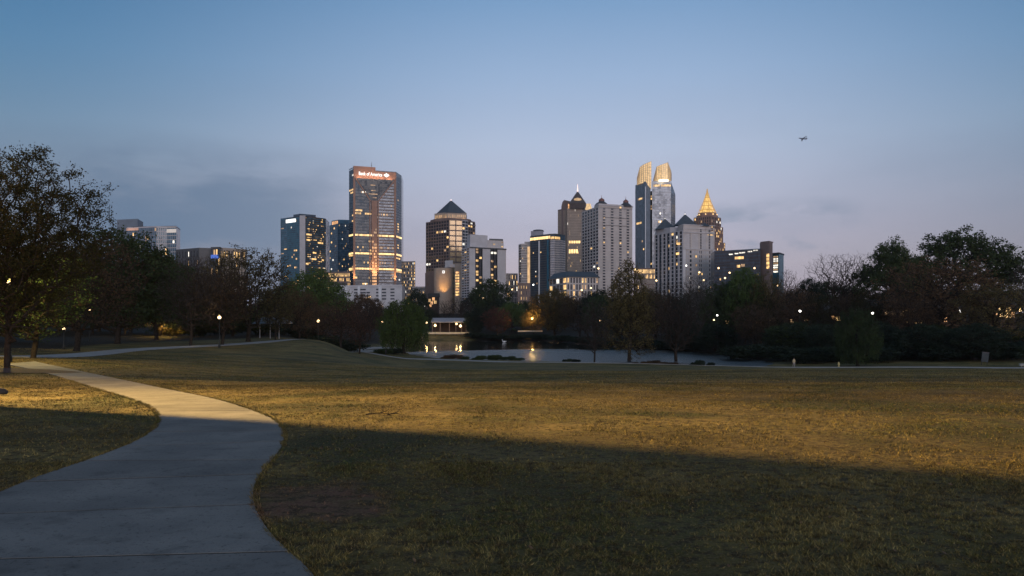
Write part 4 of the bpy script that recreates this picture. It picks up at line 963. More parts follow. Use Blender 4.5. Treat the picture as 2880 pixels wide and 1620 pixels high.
# ---- generic slab tower --------------------------------------------------
def slab(label, chain, top, glass, frame, faces, back='std', depth=30, Yr=None, name='tower', cat='tower', roofs=(), bottom=None, cap=True):
    """chain: visible corners (px, Y) left to right; top: roof row at the first corner; faces: dict index -> grid settings"""
    root = bld(label, sum(c[0] for c in chain) / len(chain), chain[0][1], name, cat)
    P = poly_of(chain, back, depth); zt = zz(top, Yr or chain[0][1]); z0 = base(chain[0][1], chain[0][0]) if bottom is None else bottom
    g = MB(); g.prism(P, z0, zt); g.build('wall', glass, root)
    if cap:
        cm = MB(); n = len(P); cen = sum(P, Vector((0, 0))) / n; Q = [cen + (p - cen) * 1.004 for p in P]; cm.prism(Q, zt + .003, zt + 1.0); cm.build('parapet', frame, root)
    lt = MB(); FS = []
    for i in range(len(chain) - 1):
        f = Face(P[i], P[i + 1]); FS.append(f); st = faces.get(i)
        if st is None: continue
        for s in (st if isinstance(st, list) else [st]):
            s = dict(s); fm = s.pop('mat', frame); a = s.pop('a', 0) * f.L; b = s.pop('b', 1) * f.L; zlo = s.pop('z0', None); zhi = s.pop('z1', None); nb = s.pop('nb'); nf = s.pop('nf')
            if not glass.name.endswith('glass'):
                bk = MB(); f.box(bk, a + .05, b - .05, zz(zlo, chain[i][1]) if zlo else z0, (zz(zhi, chain[i][1]) if zhi else zt) - .3, -.1, .03); bk.build('window_glass', G_DARK, root)
            fr = MB(); grid(f, fr, zz(zlo, chain[i][1]) if zlo else z0, zz(zhi, chain[i][1]) if zhi else zt, nb, nf, u0=a, u1=b, lit=lt, **s)
            if fr.v: fr.build('facade_grid', fm, root, kind='stuff')
    if lt.v: lt.build('lit_windows', LITS, root, kind='stuff')
    return root, P, zt, z0, FS
def solid(root, name, chain, ytop, zlow, m, depth=10, back='std'):
    P = poly_of(chain, back, depth); mb = MB(); mb.prism(P, zlow, zz(ytop, chain[0][1])); return mb.build(name, m, root), P
def lit_strip(root, f, u0, u1, z0, z1, m, d=.3, name='lit_band', n=1, gap=.3):
    w = (u1 - u0) / n
    mb = MB()
    for i in range(n): f.box(mb, u0 + w * i + gap / 2, u0 + w * (i + 1) - gap / 2, z0, z1, d - .2, d)
    mb.build(name, m, root, kind='stuff' if n > 1 else None)
# teal tower with the white sign
r_, P, zt, z0, FS = slab('teal glass office tower with a white sign at its top left', [(789.5, 1010), (843, 985), (859, 983), (916, 1010)], 617, G_TEAL, G_DARK,
   {0: [dict(nb=2, nf=46, pw=.3, pd=.1, sh=1.3, sd=.2, plit=.10, b=.34, mat=G_BLUE), dict(nb=14, nf=46, pw=0, pd=.1, sh=.25, sd=.1, plit=.02, a=.36, cluster=.4)],
    1: dict(nb=1, nf=46, pw=.3, pd=.3, sh=1.6, sd=.3, plit=0, mat=S_GREY), 2: dict(nb=20, nf=46, pw=.35, pd=.25, sh=1.2, sd=.2, plit=.09, cluster=.3, mat=G_BRNZ)}, depth=40)
f = FS[0]; m = MB(); f.box(m, f.L * .30, f.L * .80, zz(627, 1000), zz(617.5, 1000), .2, .7); o = m.build('sign_panel', SIGNW, r_); o['label'] = 'white lit sign at the top left corner'
m = MB(); 
for i in range(6): f.box(m, f.L * (.36 + .07 * i), f.L * (.375 + .07 * i), zz(624.5, 1000), zz(621, 1000), .7, .8)
m.build('sign_strokes', S_GREY, r_, kind='stuff')
o, _ = solid(r_, 'penthouse', [(825, 1000), (845, 990), (888, 1002)], 604, zt, G_NAVY, 25)
m = MB(); FS[1].box(m, 0, FS[1].L, z0, zz(606, 984), .0, .25); m.build('stair_column', S_GREY, r_)
m = MB()
for i, (a, b, py) in enumerate(((.04, .30, 661.5), (.60, .86, 682.0), (.05, .22, 677), (.02, .14, 744), (.30, .52, 729), (.36, .52, 711), (.8, .9, 730))): FS[2].box(m, FS[2].L * a, FS[2].L * b, zz(py + 2.2, 995), zz(py - 2.2, 995), .1, .4)
m.build('lit_band', WARM, r_, kind='stuff')
# slender blue tower behind
r_, P, zt, z0, FS = slab('slender blue glass tower standing behind the left side of the bank tower', [(927, 1205), (950, 1180), (990, 1190)], 636, G_BLUE, G_NAVY,
   {0: dict(nb=6, nf=40, pw=.4, pd=.3, sh=.4, sd=.15, plit=.05), 1: dict(nb=14, nf=40, pw=.4, pd=.3, sh=.6, sd=.15, plit=.06)}, depth=30)
o, Pc = solid(r_, 'crown_block', [(933, 1205), (953, 1190), (990, 1196)], 621, zt, G_BLUE, 20)
f = Face(Pc[0], Pc[1]); lit_strip(r_, f, 1, f.L * .9, zt + 1, zz(623, 1200), ORNG, .4, 'lit_crown_column', 4, 1.0)
# small lit tower right of the bank tower
slab('small grey tower with many lit windows just right of the bank tower', [(1131, 1120), (1168, 1115)], 737, S_LILA, S_LILA, {0: dict(nb=9, nf=17, pw=1.0, pd=.3, sh=1.2, sd=.25, plit=.45)}, depth=20)
slab('grey sliver of a tower peeking out at the right edge of the bank tower', [(1127, 1220), (1134, 1218)], 718, S_GREY, S_GREY, {0: dict(nb=2, nf=14, pw=.4, pd=.2, sh=.8, sd=.2, plit=.1)}, depth=10)
slab('low brown building with a lit top row between the teal tower and the bank tower', [(905, 960), (984, 955)], 767, S_BRWN, S_BRWN, {0: dict(nb=24, nf=9, pw=.6, pd=.25, sh=1.2, sd=.2, plit=.25, rows={8: .9, 7: .5})}, depth=20, name='low_building', cat='building')
slab('low grey building in the gap between the bank tower and the pyramid tower', [(1160, 1050), (1202, 1050)], 808, S_LILA, S_GREY, {0: dict(nb=14, nf=8, pw=.6, pd=.25, sh=1.2, sd=.2, plit=.3)}, depth=20, name='low_building', cat='building')

# ---- pyramid-roofed tower -----------------------------------------------
r_, P, zt, z0, FS = slab('dark tower with a pyramid roof and glowing setback band', [(1198.5, 1020), (1263, 985), (1300, 990), (1316, 998), (1335.5, 1015)], 625, G_DARK, S_BRWN,
   {0: dict(nb=9, nf=30, pw=.9, pd=.45, sh=1.1, sd=.3, plit=.06, cluster=.3), 1: dict(nb=2, nf=18, pw=.8, pd=.3, sh=.9, sd=.3, plit=0), 2: dict(nb=2, nf=30, pw=.5, pd=.3, sh=1.0, sd=.2, plit=.05, mat=S_GREY),
    3: dict(nb=3, nf=30, pw=1.2, pd=.4, sh=1.5, sd=.3, plit=.25)}, depth=45, Yr=1010)
m = MB(); f = FS[1]
for i in range(2):
    for j in range(18):
        hh = (zt - z0) / 18; f.quad(m, f.L * (.03 + .5 * i) + .4, f.L * (.03 + .5 * (i + 1)) - 1.0, z0 + hh * j + .8, z0 + hh * (j + 1) - .8, .08)
m.build('mirror_panes', G_GOLD, r_, kind='stuff')
o, Pu = solid(r_, 'setback', [(1210, 1018), (1222, 1003), (1262, 990), (1318, 1003), (1325, 1012)], 620, zt, S_BRWN, 30)
o, Pu = solid(r_, 'crown_block', [(1222, 1010), (1258, 995), (1312, 1003)], 601, zt, S_TAN, 30)
for i in (0, 1):
    f = Face(Pu[i], Pu[i + 1]); n = 6 + 4 * i; lit_strip(r_, f, .5, f.L - .5, zz(613, 1000), zz(604, 1000), DIM, .25, 'lit_band', n, 1.2); lit_strip(r_, f, .2, f.L - .2, zz(619.5, 1000), zz(614, 1000), ORNG, .5, 'lit_ledge')
m = MB(); a, b, c3 = pt(1224.5, 1012), pt(1258, 994), pt(1313, 1003); d4 = a + c3 - b; cn = (a + c3) / 2
m.cone([a, b, c3, d4], zz(600.5, 1003), (cn.x, cn.y, zz(568, 1003) + 3)); m.build('pyramid_roof', R_SLAT, r_)
m = MB(); m.tube([(cn.x, cn.y, zz(569, 1005)), (cn.x, cn.y, zz(560, 1005))], [.9, .5], 6); m.build('spire', litmat('white_spire_light', (1, .8, .75), 1.5, .1), r_)
m = MB(); f = Face(P[0], P[1]); f.box(m, 0, f.L, z0, zz(765, 1000), .5, 1.6); m.build('stone_base', S_BRWN, r_)
m = MB()
for j in range(9): f.quad(m, f.L * .48, f.L * .68, zz(772 + 7 * j + 5, 1000), zz(772 + 7 * j, 1000), 1.65)
m.build('base_windows', G_DARK, r_, kind='stuff')
# ---- drum-fronted gold building -----------------------------------------
root = bld('golden uplit building with a curved drum front below the pyramid tower', 1260, 930, 'office_building', 'building'); z0 = base(930)
c = pt(1247, 950); m = MB(); rr = 27.5 / F * 930 * .95
m.lathe((c.x, c.y, 0), [(rr, z0), (rr, zz(751, 925))], 40); m.build('drum', S_TAN, root)
m = MB()
for k in range(18):
    a = R(180 + 10 * k + 5); m.box((c.x + math.cos(a) * rr, c.y + math.sin(a) * rr, (z0 + zz(753, 925)) / 2), (.5, .35, zz(753, 925) - z0), a + R(90))
m.build('drum_ribs', S_TAN, root, kind='stuff')
o, Pb = solid(root, 'block', [(1279, 940), (1299, 936)], 741, z0, S_TAN, 20); f = Face(Pb[0], Pb[1])
for j in range(9):
    m = MB(); f.box(m, 1, f.L * .62, zz(764 + 7.8 * j + 5, 938), zz(764 + 7.8 * j, 938), 0, .25); m.build('window', WARM if j % 3 else ORNG, root)
solid(root, 'penthouse', [(1252, 955), (1274, 950)], 733, zz(752, 950), S_GREY, 14); solid(root, 'penthouse', [(1262, 945), (1298, 941)], 743, zz(752, 945), S_GREY, 12)
m = MB(); m.box((pt(1243, 918).x, c.y - rr - .4, zz(763, 925)), (2.6, .4, 3)); m.box((pt(1243, 918).x, c.y - rr - .7, zz(763, 925)), (1.3, .4, 1.6), m=1); m.build('sign_emblem', [SIGNW, S_TAN], root)
for px, e in ((1247, 60000), (1230, 14000)): q = pt(px, 928); spot((q.x, q.y, zz(836, 928)), (q.x, q.y + 12, zz(800, 928)), e * .5, (1, .50, .13), 50, .6)
# ---- grey balcony tower --------------------------------------------------
r_, P, zt, z0, FS = slab('grey concrete apartment tower with two dark balcony strips', [(1299, 905), (1320, 880), (1422, 905)], 697, S_GREY, S_GREY,
   {0: dict(nb=3, nf=26, pw=1.2, pd=.3, sh=1.3, sd=.25, plit=.04), 1: [dict(nb=2, nf=24, a=.16, b=.34, pw=.5, pd=1.1, sh=.5, sd=.9, plit=.22, mat=BLACK), dict(nb=2, nf=24, a=.57, b=.75, pw=.5, pd=1.1, sh=.5, sd=.9, plit=.22, mat=BLACK)]}, depth=30, Yr=885)
for a, b in ((.155, .345), (.565, .755)):
    m = MB(); f = FS[1]; f.box(m, f.L * a, f.L * b, z0, zt, -.1, .04); m.build('balcony_recess', G_DARK, r_)
for i in range(4):
    m = MB(); u = (0, .35, .76, .985)[i]; v = (.15, .56, .985, 1.0)[i]; FS[1].box(m, FS[1].L * u, FS[1].L * v, z0, zt - .5, 0, .9); m.build('concrete_pier', S_GREY if i != 3 else S_LILA, r_)
solid(r_, 'upper_storeys', [(1313, 905), (1322, 890), (1371, 902)], 663, zt, S_GREY, 20); o, Pq = solid(r_, 'upper_storeys', [(1340, 900), (1416, 915)], 675, zt, S_GREY, 18)
f = Face(Pq[0], Pq[1]); fr = MB(); lt = MB(); grid(f, fr, zt, zz(677, 907), 10, 4, pw=.7, pd=.3, sh=1.1, sd=.2, lit=lt, plit=.3); fr.build('facade_grid', S_LILA, r_, kind='stuff'); lt.build('lit_windows', LITS, r_, kind='stuff')
solid(r_, 'penthouse', [(1376, 915), (1415, 920)], 671, zz(676, 915), R_MET, 14)
m = MB(); FS[1].box(m, -.3, FS[1].L + .3, zt - .8, zt + .6, .9, 1.5); m.build('cornice', R_MET, r_)
# ---- low buildings in the next gap ---------------------------------------
slab('low flat-roofed grey building between the balcony tower and the blue glass tower', [(1422, 960), (1456, 962)], 771, S_LILA, S_LILA, {0: dict(nb=8, nf=7, pw=.8, pd=.3, sh=1.4, sd=.2, plit=.15)}, depth=20, name='low_building', cat='building')
slab('brick house with a lit stair window, low in the trees right of the round oak', [(1455, 560), (1492, 560)], 800, S_BRIK, S_BRWN, {0: dict(nb=5, nf=7, pw=1.4, pd=.2, sh=1.3, sd=.15, plit=.4, rows={k: .6 for k in range(7)})}, depth=12, name='brick_building', cat='building')
# ---- blue glass tower with lit top --------------------------------------
r_, P, zt, z0, FS = slab('blue glass tower with a brightly lit top floor and curved silver side', [(1491.5, 905), (1548, 880), (1560, 878), (1575, 883), (1590, 893)], 664, G_NAVY, R_MET,
   {0: dict(nb=16, nf=32, pw=.3, pd=.3, sh=.9, sd=.2, plit=.02, z1=676), 1: dict(nb=3, nf=32, pw=.25, pd=.12, sh=.5, sd=.12, plit=0, z1=676, mat=S_LILA), 2: dict(nb=4, nf=32, pw=.25, pd=.12, sh=.5, sd=.12, plit=0, z1=676, mat=S_LILA), 3: dict(nb=4, nf=32, pw=.25, pd=.12, sh=.5, sd=.12, plit=0, z1=676, mat=S_LILA)}, depth=30, Yr=895)
for i in (1, 2, 3):
    m = MB(); FS[i].box(m, 0, FS[i].L, z0, zz(676, 885), 0, .05); m.build('silver_wall', G_GREY, r_)
f = FS[0]; n = 12
for i in range(n):
    m = MB(); f.box(m, f.L * (i + .12) / n, f.L * (i + .88) / n, zz(674.5, 895), zz(667, 895), .1, .5); m.build('lit_window', WARMB, r_)
for k in range(2):
    m = MB(); FS[1 + k].box(m, .3, FS[1 + k].L - .3, zz(674, 885), zz(667, 885), .1, .5); m.build('lit_window', WARM, r_)
m = MB(); f.box(m, f.L * .44, f.L * .49, z0, zz(678, 895), .3, 1.0); m.build('white_fin', S_WHT, r_)
m = MB(); f.box(m, f.L * .85, f.L * .93, z0, zz(678, 895), .3, .8); m.build('blue_fin', G_TEAL, r_)
o, Pc = solid(r_, 'roof_pavilion', [(1493, 915), (1528, 912)], 650, zt, G_GREY, 14)
q = pt(1514, 920); m = MB(); m.lathe((q.x, q.y, zz(650, 915)), [(6, 0), (5.4, 1.6), (2.8, 2.2)], 20, sx=1.1); m.build('roof_drum', R_MET, r_)
r_, P, zt, z0, FS = slab('narrow grey tower with a warm lit corner strip left of the blue glass tower', [(1459, 925), (1466, 915), (1491, 912)], 690, S_LILA, S_LILA,
   {0: dict(nb=2, nf=28, pw=.7, pd=.3, sh=1.3, sd=.25, plit=.05), 1: dict(nb=6, nf=28, b=.68, pw=.6, pd=.3, sh=1.3, sd=.25, plit=.08)}, depth=18)
solid(r_, 'upper_storeys', [(1475, 920), (1491, 918)], 680, zt, S_LILA, 12)
m = MB(); FS[1].box(m, FS[1].L * .72, FS[1].L * .99, z0, zz(694, 912), .1, .6); m.build('lit_corner_strip', litmat('amber_strip', (1, .62, .3), .75, .25), r_)
# ---- hipped-roof block ---------------------------------------------------
r_, P, zt, z0, FS = slab('long low apartment block with a blue-grey hipped roof, in front of the brown pointed tower', [(1546, 700), (1594, 660), (1683, 668)], 782, S_BRWN, S_LILA,
   {0: dict(nb=5, nf=6, pw=.9, pd=.3, sh=1.0, sd=.2, plit=.35), 1: dict(nb=11, nf=6, pw=1.15, pd=.3, sh=1.0, sd=.2, plit=.2)}, depth=30, Yr=680, name='apartment_block', cat='building', cap=False)
m = MB(); cen = sum(P, Vector((0, 0))) / len(P); Q0 = [cen + (p - cen) * 1.06 for p in P]; Q1 = [cen + (p - cen) * .80 for p in P]; m.frustum(Q0, zz(782, 680), Q1, zz(766, 680)); m.build('hipped_roof', R_SLAT, r_)
# ---- brown pointed tower -------------------------------------------------
r_, P, zt, z0, FS = slab('brown stone tower with a tall pointed copper-dark roof and white spire', [(1595, 1130), (1637, 1128), (1652, 1150)], 588, G_BRNZ, S_TAN,
   {0: dict(nb=14, nf=40, pw=1.0, pd=.5, sh=.5, sd=.25, plit=.06, rows={5: .3, 6: .3, 3: .4}), 1: dict(nb=4, nf=40, pw=.9, pd=.4, sh=.5, sd=.25, plit=.03)}, depth=35)
f = FS[0]
for y, h in ((680, 4.4), (706, 6.5)):
    for i in range(5 if y == 680 else 4):
        w = f.L / 6; u = f.L * .12 + i * w * .95; m = MB(); f.box(m, u, u + w * .7, zz(y + h, 1130), zz(y - h + 2, 1130), .3, .8); m.build('lit_window', WARMB, r_)
solid(r_, 'left_wing', [(1569, 1150), (1582, 1140), (1598, 1135)], 590, z0, S_BRWN, 25)
q = [pt(1569, 1148), pt(1598, 1133)]; f2 = Face(pt(1569.5, 1148), pt(1597, 1133)); fr = MB(); grid(f2, fr, z0, zz(592, 1140), 9, 36, pw=.9, pd=.5, sh=.4, sd=.25); fr.build('facade_grid', S_TAN, r_, kind='stuff')
m = MB(); fw = Face(pt(1579, 1142), pt(1602, 1134)); L = fw.L; zb = zz(592, 1138)
prof = [(0, zb), (L, zb), (L * .95, zz(572, 1138)), (L * .62, zz(564, 1138)), (L * .35, zz(562, 1138)), (L * .12, zz(568, 1138)), (0, zz(580, 1138))]; fw.poly(m, prof, -14, .3); m.build('rounded_gable', S_BRWN, r_)
m = MB(); fw.box(m, L * .86, L * .98, zz(640, 1138), zz(575, 1138), .4, 1.2); m.build('lit_corner_strip', ORNG, r_)
A = [pt(1601, 1120), pt(1648, 1120), pt(1649, 1148), pt(1600, 1148)]; m = MB(); cn = sum(A, Vector((0, 0))) / 4
A2 = [cn + (p - cn) * .80 for p in A]; m.frustum(A2, zt, A, zz(571, 1120)); m.cone(A, zz(571, 1120) + .01, (cn.x, cn.y, zz(537, 1135))); m.build('pointed_roof', mat('dark_bronze_roof', (.10, .085, .085), .5, metal=.3, var=.15, scale=.3), r_)
m = MB(); m.tube([(cn.x, cn.y, zz(541, 1135)), (cn.x, cn.y, zz(518, 1135))], [1.3, .25], 6); m.build('spire', litmat('pink_spire_light', (1, .78, .72), 1.3, .1), r_)
m = MB(); mid_ = (A[0] + A[1]) / 2; q2 = mid_.lerp(cn, .33); m.lathe((q2.x, q2.y - .8, zz(561.5, 1122)), [(.5, -2.6), (4.6, -1.6), (5.2, 0), (4.2, 1.8), (.4, 3.0)], 16, sx=1.1, sy=.25); m.build('lit_roundel', litmat('amber_roundel', (1, .62, .28), .5, .2), r_)
root = bld('gold-lit rooftop peeping between the pointed tower and the two-domed tower', 1652, 1250, 'tower'); zb_ = base(1250)
solid(root, 'shaft', [(1641, 1255), (1668, 1250)], 597, zb_, S_TAN, 20); solid(root, 'lit_crown', [(1644, 1255), (1662, 1250)], 580, zz(597, 1250), GOLD, 14); solid(root, 'roof', [(1648, 1258), (1659, 1255)], 573, zz(580, 1255), GOLD, 8)
# ---- two-domed grey tower ------------------------------------------------
r_, P, zt, z0, FS = slab('warm grey apartment tower with two small domed cupolas', [(1637, 900), (1684, 855), (1778.5, 872)], 598, S_LILA, S_LILA,
   {0: dict(nb=6, nf=34, pw=2.1, pd=.5, sh=1.3, sd=.3, plit=.03), 1: None}, depth=30, back='par', Yr=900)
zt2 = zz(578, 860); o, Pq = solid(r_, 'upper_wall', [(1672, 868), (1684, 855), (1778.5, 872)], 577, zt - 1, S_LILA, 25); f = Face(P[1], P[2])
for c4 in (.155, .395, .64, .865):
    m = MB(); f.box(m, f.L * c4 - 1.5, f.L * c4 + 1.5, z0, zt2 - 3, .0, .12); m.build('window_strip', G_DARK, r_)
    m = MB(); 
    for j in range(37):
        zj = z0 + 3 + j * (zt2 - z0 - 6) / 37; f.box(m, f.L * c4 - 1.9, f.L * c4 + 1.9, zj, zj + 1.25, .12, .75)
    m.build('balcony', S_LILA, r_, kind='stuff')
m = MB(); lt = MB()
for j in range(36):
    zj = z0 + 2 + j * (zt2 - z0) / 36.8; f.box(m, 0, f.L, zj, zj + .28, .02, .16)
    for c4 in (.155, .395, .64, .865):
        if rng.random() < .08: f.quad(lt, f.L * c4 - 1, f.L * c4 + 1, zj + 1.6, zj + 3.2, .2)
m.build('string_courses', S_GREY, r_, kind='stuff'); lt.build('lit_windows', LITS, r_, kind='stuff')
for py in (612, 634): 
    m = MB(); f.box(m, f.L * .12, f.L * .9, zz(py + .6, 860), zz(py - .6, 860), .1, .5); m.build('ledge', R_MET, r_)
m = MB(); f.box(m, -.6, f.L + .6, zt2 - .4, zt2 + .8, -2, .8); m.build('cornice', S_GREY, r_)
for px, hw, pyb, pyt in ((1692, 19.5, 579, 549), (1760, 18, 583, 554)):
    Yd = 872; q = pt(px, Yd); s_ = Yd / F; m = MB()
    m.lathe((q.x, q.y, zz(pyb, Yd)), [(hw * s_ * .96, 0), (hw * s_, .9), (hw * s_ * .95, 1.4), (hw * s_ * .7, 3.3), (hw * s_ * .45, 4.3), (hw * s_ * .42, 5)], 8); m.build('cupola_roof', R_MET, r_)
    m = MB(); m.lathe((q.x, q.y, zz(pyb, Yd) + 5), [(hw * s_ * .40, 0), (hw * s_ * .44, 1.2), (hw * s_ * .30, 2.6), (hw * s_ * .1, 3.4), (.25, 4), (.12, 7)], 10); m.build('cupola', COPPER, r_)
# ---- twin-crested glass tower -------------------------------------------
root = bld('tall twin-crested glass tower with golden lit crests', 1843, 1150); z0 = base(1150)
def slab2(chain, tops, m, name, depth=18):
    P = poly_of(chain, depth=depth); n = len(P); zt = [zz(t, c[1]) for t, c in zip(tops, chain)]; zt += [zt[-1], zt[0]]
    mb = MB(); mb.prism(P, z0, zt); mb.build(name, m, root); return P, zt
Pl, _ = slab2([(1787, 1165), (1816, 1135), (1829, 1140)], [521, 510, 530], glassmat('grey_blue_glass', (.12, .155, .20), .15, .2, spec=.6), 'left_slab', 20)
Pm, _ = slab2([(1822, 1160), (1838, 1155)], [540, 536], G_DARK, 'middle_slab', 12)
Pr, _ = slab2([(1834, 1140), (1887, 1138), (1899, 1160)], [509, 511, 545], G_GREY, 'right_slab', 22)
lt = MB()
for Pq, i, nb, zt_, gm, pl, rows in ((Pl, 0, 8, 524, bpy.data.materials['grey_blue_glass'], .02, {14: .85, 9: .2, 10: .1, 34: .2}), (Pm, 0, 4, 545, BLACK, .12, {14: .9, 11: .9, 17: .7, 5: .8}), (Pr, 0, 15, 512, STEEL, .004, {46: .7}), (Pr, 1, 5, 545, STEEL, .02, {})):
    f = Face(Pq[i], Pq[i + 1]); fr = MB(); grid(f, fr, z0, zz(zt_, 1145), nb, 48, pw=.25, pd=.2, sh=.55, sd=.15, lit=lt, plit=pl, rows=rows, cluster=.5); fr.build('facade_grid', gm, root, kind='stuff')
lt.build('lit_windows', LITS, root, kind='stuff')
f = Face(Pl[0], Pl[1]); m = MB(); f.box(m, f.L - .5, f.L + .5, z0, zz(525, 1135), 0, .9); m.build('white_fin', S_WHT, root)
def crest(chain, prof, nm, nr, nc):
    """a curved lit glass screen: profile = top rows along the chain"""
    P = [pt(*c) for c in chain]; n = len(P); lit = MB(); rib = MB()
    for i in range(n - 1):
        f = Face(P[i], P[i + 1]); lo0, hi0, lo1, hi1 = prof[i][0], prof[i][1], prof[i + 1][0], prof[i + 1][1]
        uz = [(0, zz(lo0, chain[i][1])), (f.L, zz(lo1, chain[i + 1][1])), (f.L, zz(hi1, chain[i + 1][1])), (0, zz(hi0, chain[i][1]))]
        f.poly(lit, uz, -.25, 0)
        for k in range(nc + 1):
            t = k / nc; a = uz[0][1] + (uz[1][1] - uz[0][1]) * t; b = uz[3][1] + (uz[2][1] - uz[3][1]) * t; f.box(rib, max(0, f.L * t - .14), min(f.L, f.L * t + .14), a, b, .02, .5)
        for k in range(nr + 1):
            t = k / nr; a = uz[0][1] + (uz[3][1] - uz[0][1]) * t; b = uz[1][1] + (uz[2][1] - uz[1][1]) * t; f.poly(rib, [(0, a - .14), (f.L, b - .14), (f.L, b + .14), (0, a + .14)], .02, .35)
    lit.build(nm, GOLD, root); rib.build('crest_ribs', S_TAN, root, kind='stuff')
crest([(1792, 1158), (1800, 1148), (1810, 1141), (1821, 1137), (1832, 1136)], [(521, 500), (517, 470), (515, 463), (520, 458), (533, 453.5)], 'lit_crest', 9, 2)
crest([(1818, 1138), (1829, 1141)], [(548, 520), (548, 520)], 'lit_crest', 5, 2)
crest([(1838, 1146), (1847, 1140), (1861, 1137), (1878, 1137), (1886, 1142), (1888, 1148)], [(509, 505), (509, 469), (509, 463), (509, 457), (509, 478), (509, 488)], 'lit_crest', 9, 3)
q = pt(1865, 1128); spot((q.x, q.y, zz(514, 1128)), (q.x, q.y + 9, zz(495, 1137)), 16000, (1, .72, .35), 120, .5)
m = MB(); f = Face(pt(1852, 1136), pt(1880, 1136)); f.box(m, 0, f.L, zz(510.5, 1136), zz(505, 1136), .1, .6); m.build('lit_ledge', litmat('white_gold_light', (1, .85, .55), 2.6, .2), root)
slab('low building with bright yellow lights at the foot of the twin-crested tower', [(1782, 880), (1842, 880)], 756, S_BRWN, S_BRWN, {0: dict(nb=16, nf=9, pw=.5, pd=.3, sh=.8, sd=.2, plit=.08, rows={8: .95, 7: .35})}, depth=15, name='low_building', cat='building')
# ---- castle-like apartment tower ----------------------------------------
r_, P, zt, z0, FS = slab('castle-like grey apartment tower with dark pyramid roofs', [(1842, 885), (1922, 840), (2009, 852)], 657, S_GREY, S_GREY,
   {0: dict(nb=7, nf=22, pw=2.6, pd=.9, sh=.9, sd=.3, plit=.10), 1: None}, back='par', Yr=870, cap=False)
f = FS[0]; g_ = MB()
for k in range(3): 
    m = MB(); f.box(m, f.L * (.16 + .27 * k), f.L * (.16 + .27 * k) + 3.2, z0, zt - 1, 0, .35); m.build('window_strip', G_DARK, r_)
solid(r_, 'upper_storeys', [(1846, 885), (1885, 862), (1925, 858)], 646, zt - 1, S_GREY, 25)
solid(r_, 'upper_storeys', [(1908, 852), (1922, 839.5), (1999, 851)], 634, zt - 1, S_LILA, 22)
for (a, b, yb, ya, Yc, nm) in ((1843, 1897, 646, 614.5, 880, 'pyramid_roof'), (1897, 1956, 634.5, 602, 862, 'pyramid_roof'), (1966, 1995, 637, 626, 850, 'pyramid_roof')):
    s_ = (b - a) / F * Yc / 2; q = pt((a + b) / 2, Yc); m = MB(); sq = [Vector((q.x - s_, q.y - s_ * .8)), Vector((q.x + s_, q.y - s_ * .8)), Vector((q.x + s_, q.y + s_ * .8)), Vector((q.x - s_, q.y + s_ * .8))]
    m.cone(sq, zz(yb, Yc), (q.x, q.y, zz(ya, Yc))); m.build(nm, R_SLAT, r_)
    if b - a > 40: m = MB(); m.tube([(q.x, q.y, zz(ya, Yc) - .5), (q.x, q.y, zz(ya - 9, Yc))], [.35, .08], 5); m.build('finial', STEEL, r_); m = MB(); m.lathe((q.x, q.y, zz(ya, Yc) - .4), [(.2, -.4), (.65, .2), (.2, .9)], 8); m.build('roof_lamp', WHITE, r_)
f = Face(P[1], P[2])
for c4, w in ((.24, 1.3), (.55, 1.3), (.84, 1.0)):
    m = MB(); f.box(m, f.L * c4 - w, f.L * c4 + w, z0, zz(645, 846), .0, .15); m.build('window_strip', G_DARK, r_)
fr = MB(); lt = MB(); grid(f, fr, z0, zz(703, 846), 11, 15, pw=1.1, pd=.22, sh=1.8, sd=.30, lit=lt, plit=.08); fr.build('facade_grid', S_LILA, r_, kind='stuff')
fr = MB(); grid(f, fr, zz(701, 846), zz(640, 846), 4, 14, pw=2.2, pd=.25, sh=.5, sd=.18, lit=lt, plit=.05); fr.build('facade_grid', S_LILA, r_, kind='stuff'); lt.build('lit_windows', LITS, r_, kind='stuff')
for py, th, d in ((702, .8, 1.0), (656, .7, 1.1), (645, .5, .8), (634.5, .6, 1.0)):
    m = MB(); f.box(m, -.8, f.L + .6, zz(py, 846), zz(py, 846) + th, -.2, d); m.build('cornice', S_GREY, r_)
for c4 in (0.02, .98): m = MB(); f.box(m, f.L * c4 - 1.6, f.L * c4 + 1.6, z0, zz(703, 846), .1, .9); m.build('corner_pier', S_PALE, r_)
f0 = FS[0]
for u, py in ((.80, 686), (.78, 714)): m = MB(); f0.box(m, f0.L * u, f0.L * u + 5, zz(py + 3, 850), zz(py - 3, 850), .3, 1.2); m.build('lit_window', WARM, r_)
# ---- gold-spired tower ---------------------------------------------------
r_, P, zt, z0, FS = slab('brown stepped tower topped by a glowing golden openwork spire', [(1952, 1260), (2000, 1235), (2027, 1262)], 614, G_BRNZ, S_GRAN,
   {0: dict(nb=8, nf=34, pw=1.3, pd=.6, sh=.7, sd=.3, plit=.04), 1: dict(nb=6, nf=34, pw=1.2, pd=.6, sh=.7, sd=.3, plit=.30)}, depth=30)
for ch, t in (([(2005, 1245), (2033, 1265)], 637), ([(2008, 1244), (2039, 1266)], 681)):
    o, Pq = solid(r_, 'setback', ch, t, z0, S_BRWN, 25); f = Face(Pq[0], Pq[1]); fr = MB(); lt = MB(); grid(f, fr, z0, zz(t, 1250), 8, 26, pw=1.1, pd=.5, sh=.8, sd=.3, lit=lt, plit=.35); fr.build('facade_grid', S_GRAN, r_, kind='stuff'); lt.build('lit_windows', LITS, r_, kind='stuff')
q = pt(1989, 1262); s_ = 1262 / F; prof = [(26, 600), (22, 592), (16.5, 580), (11, 568), (6.5, 556), (3.6, 546), (1.7, 540), (.4, 531)]
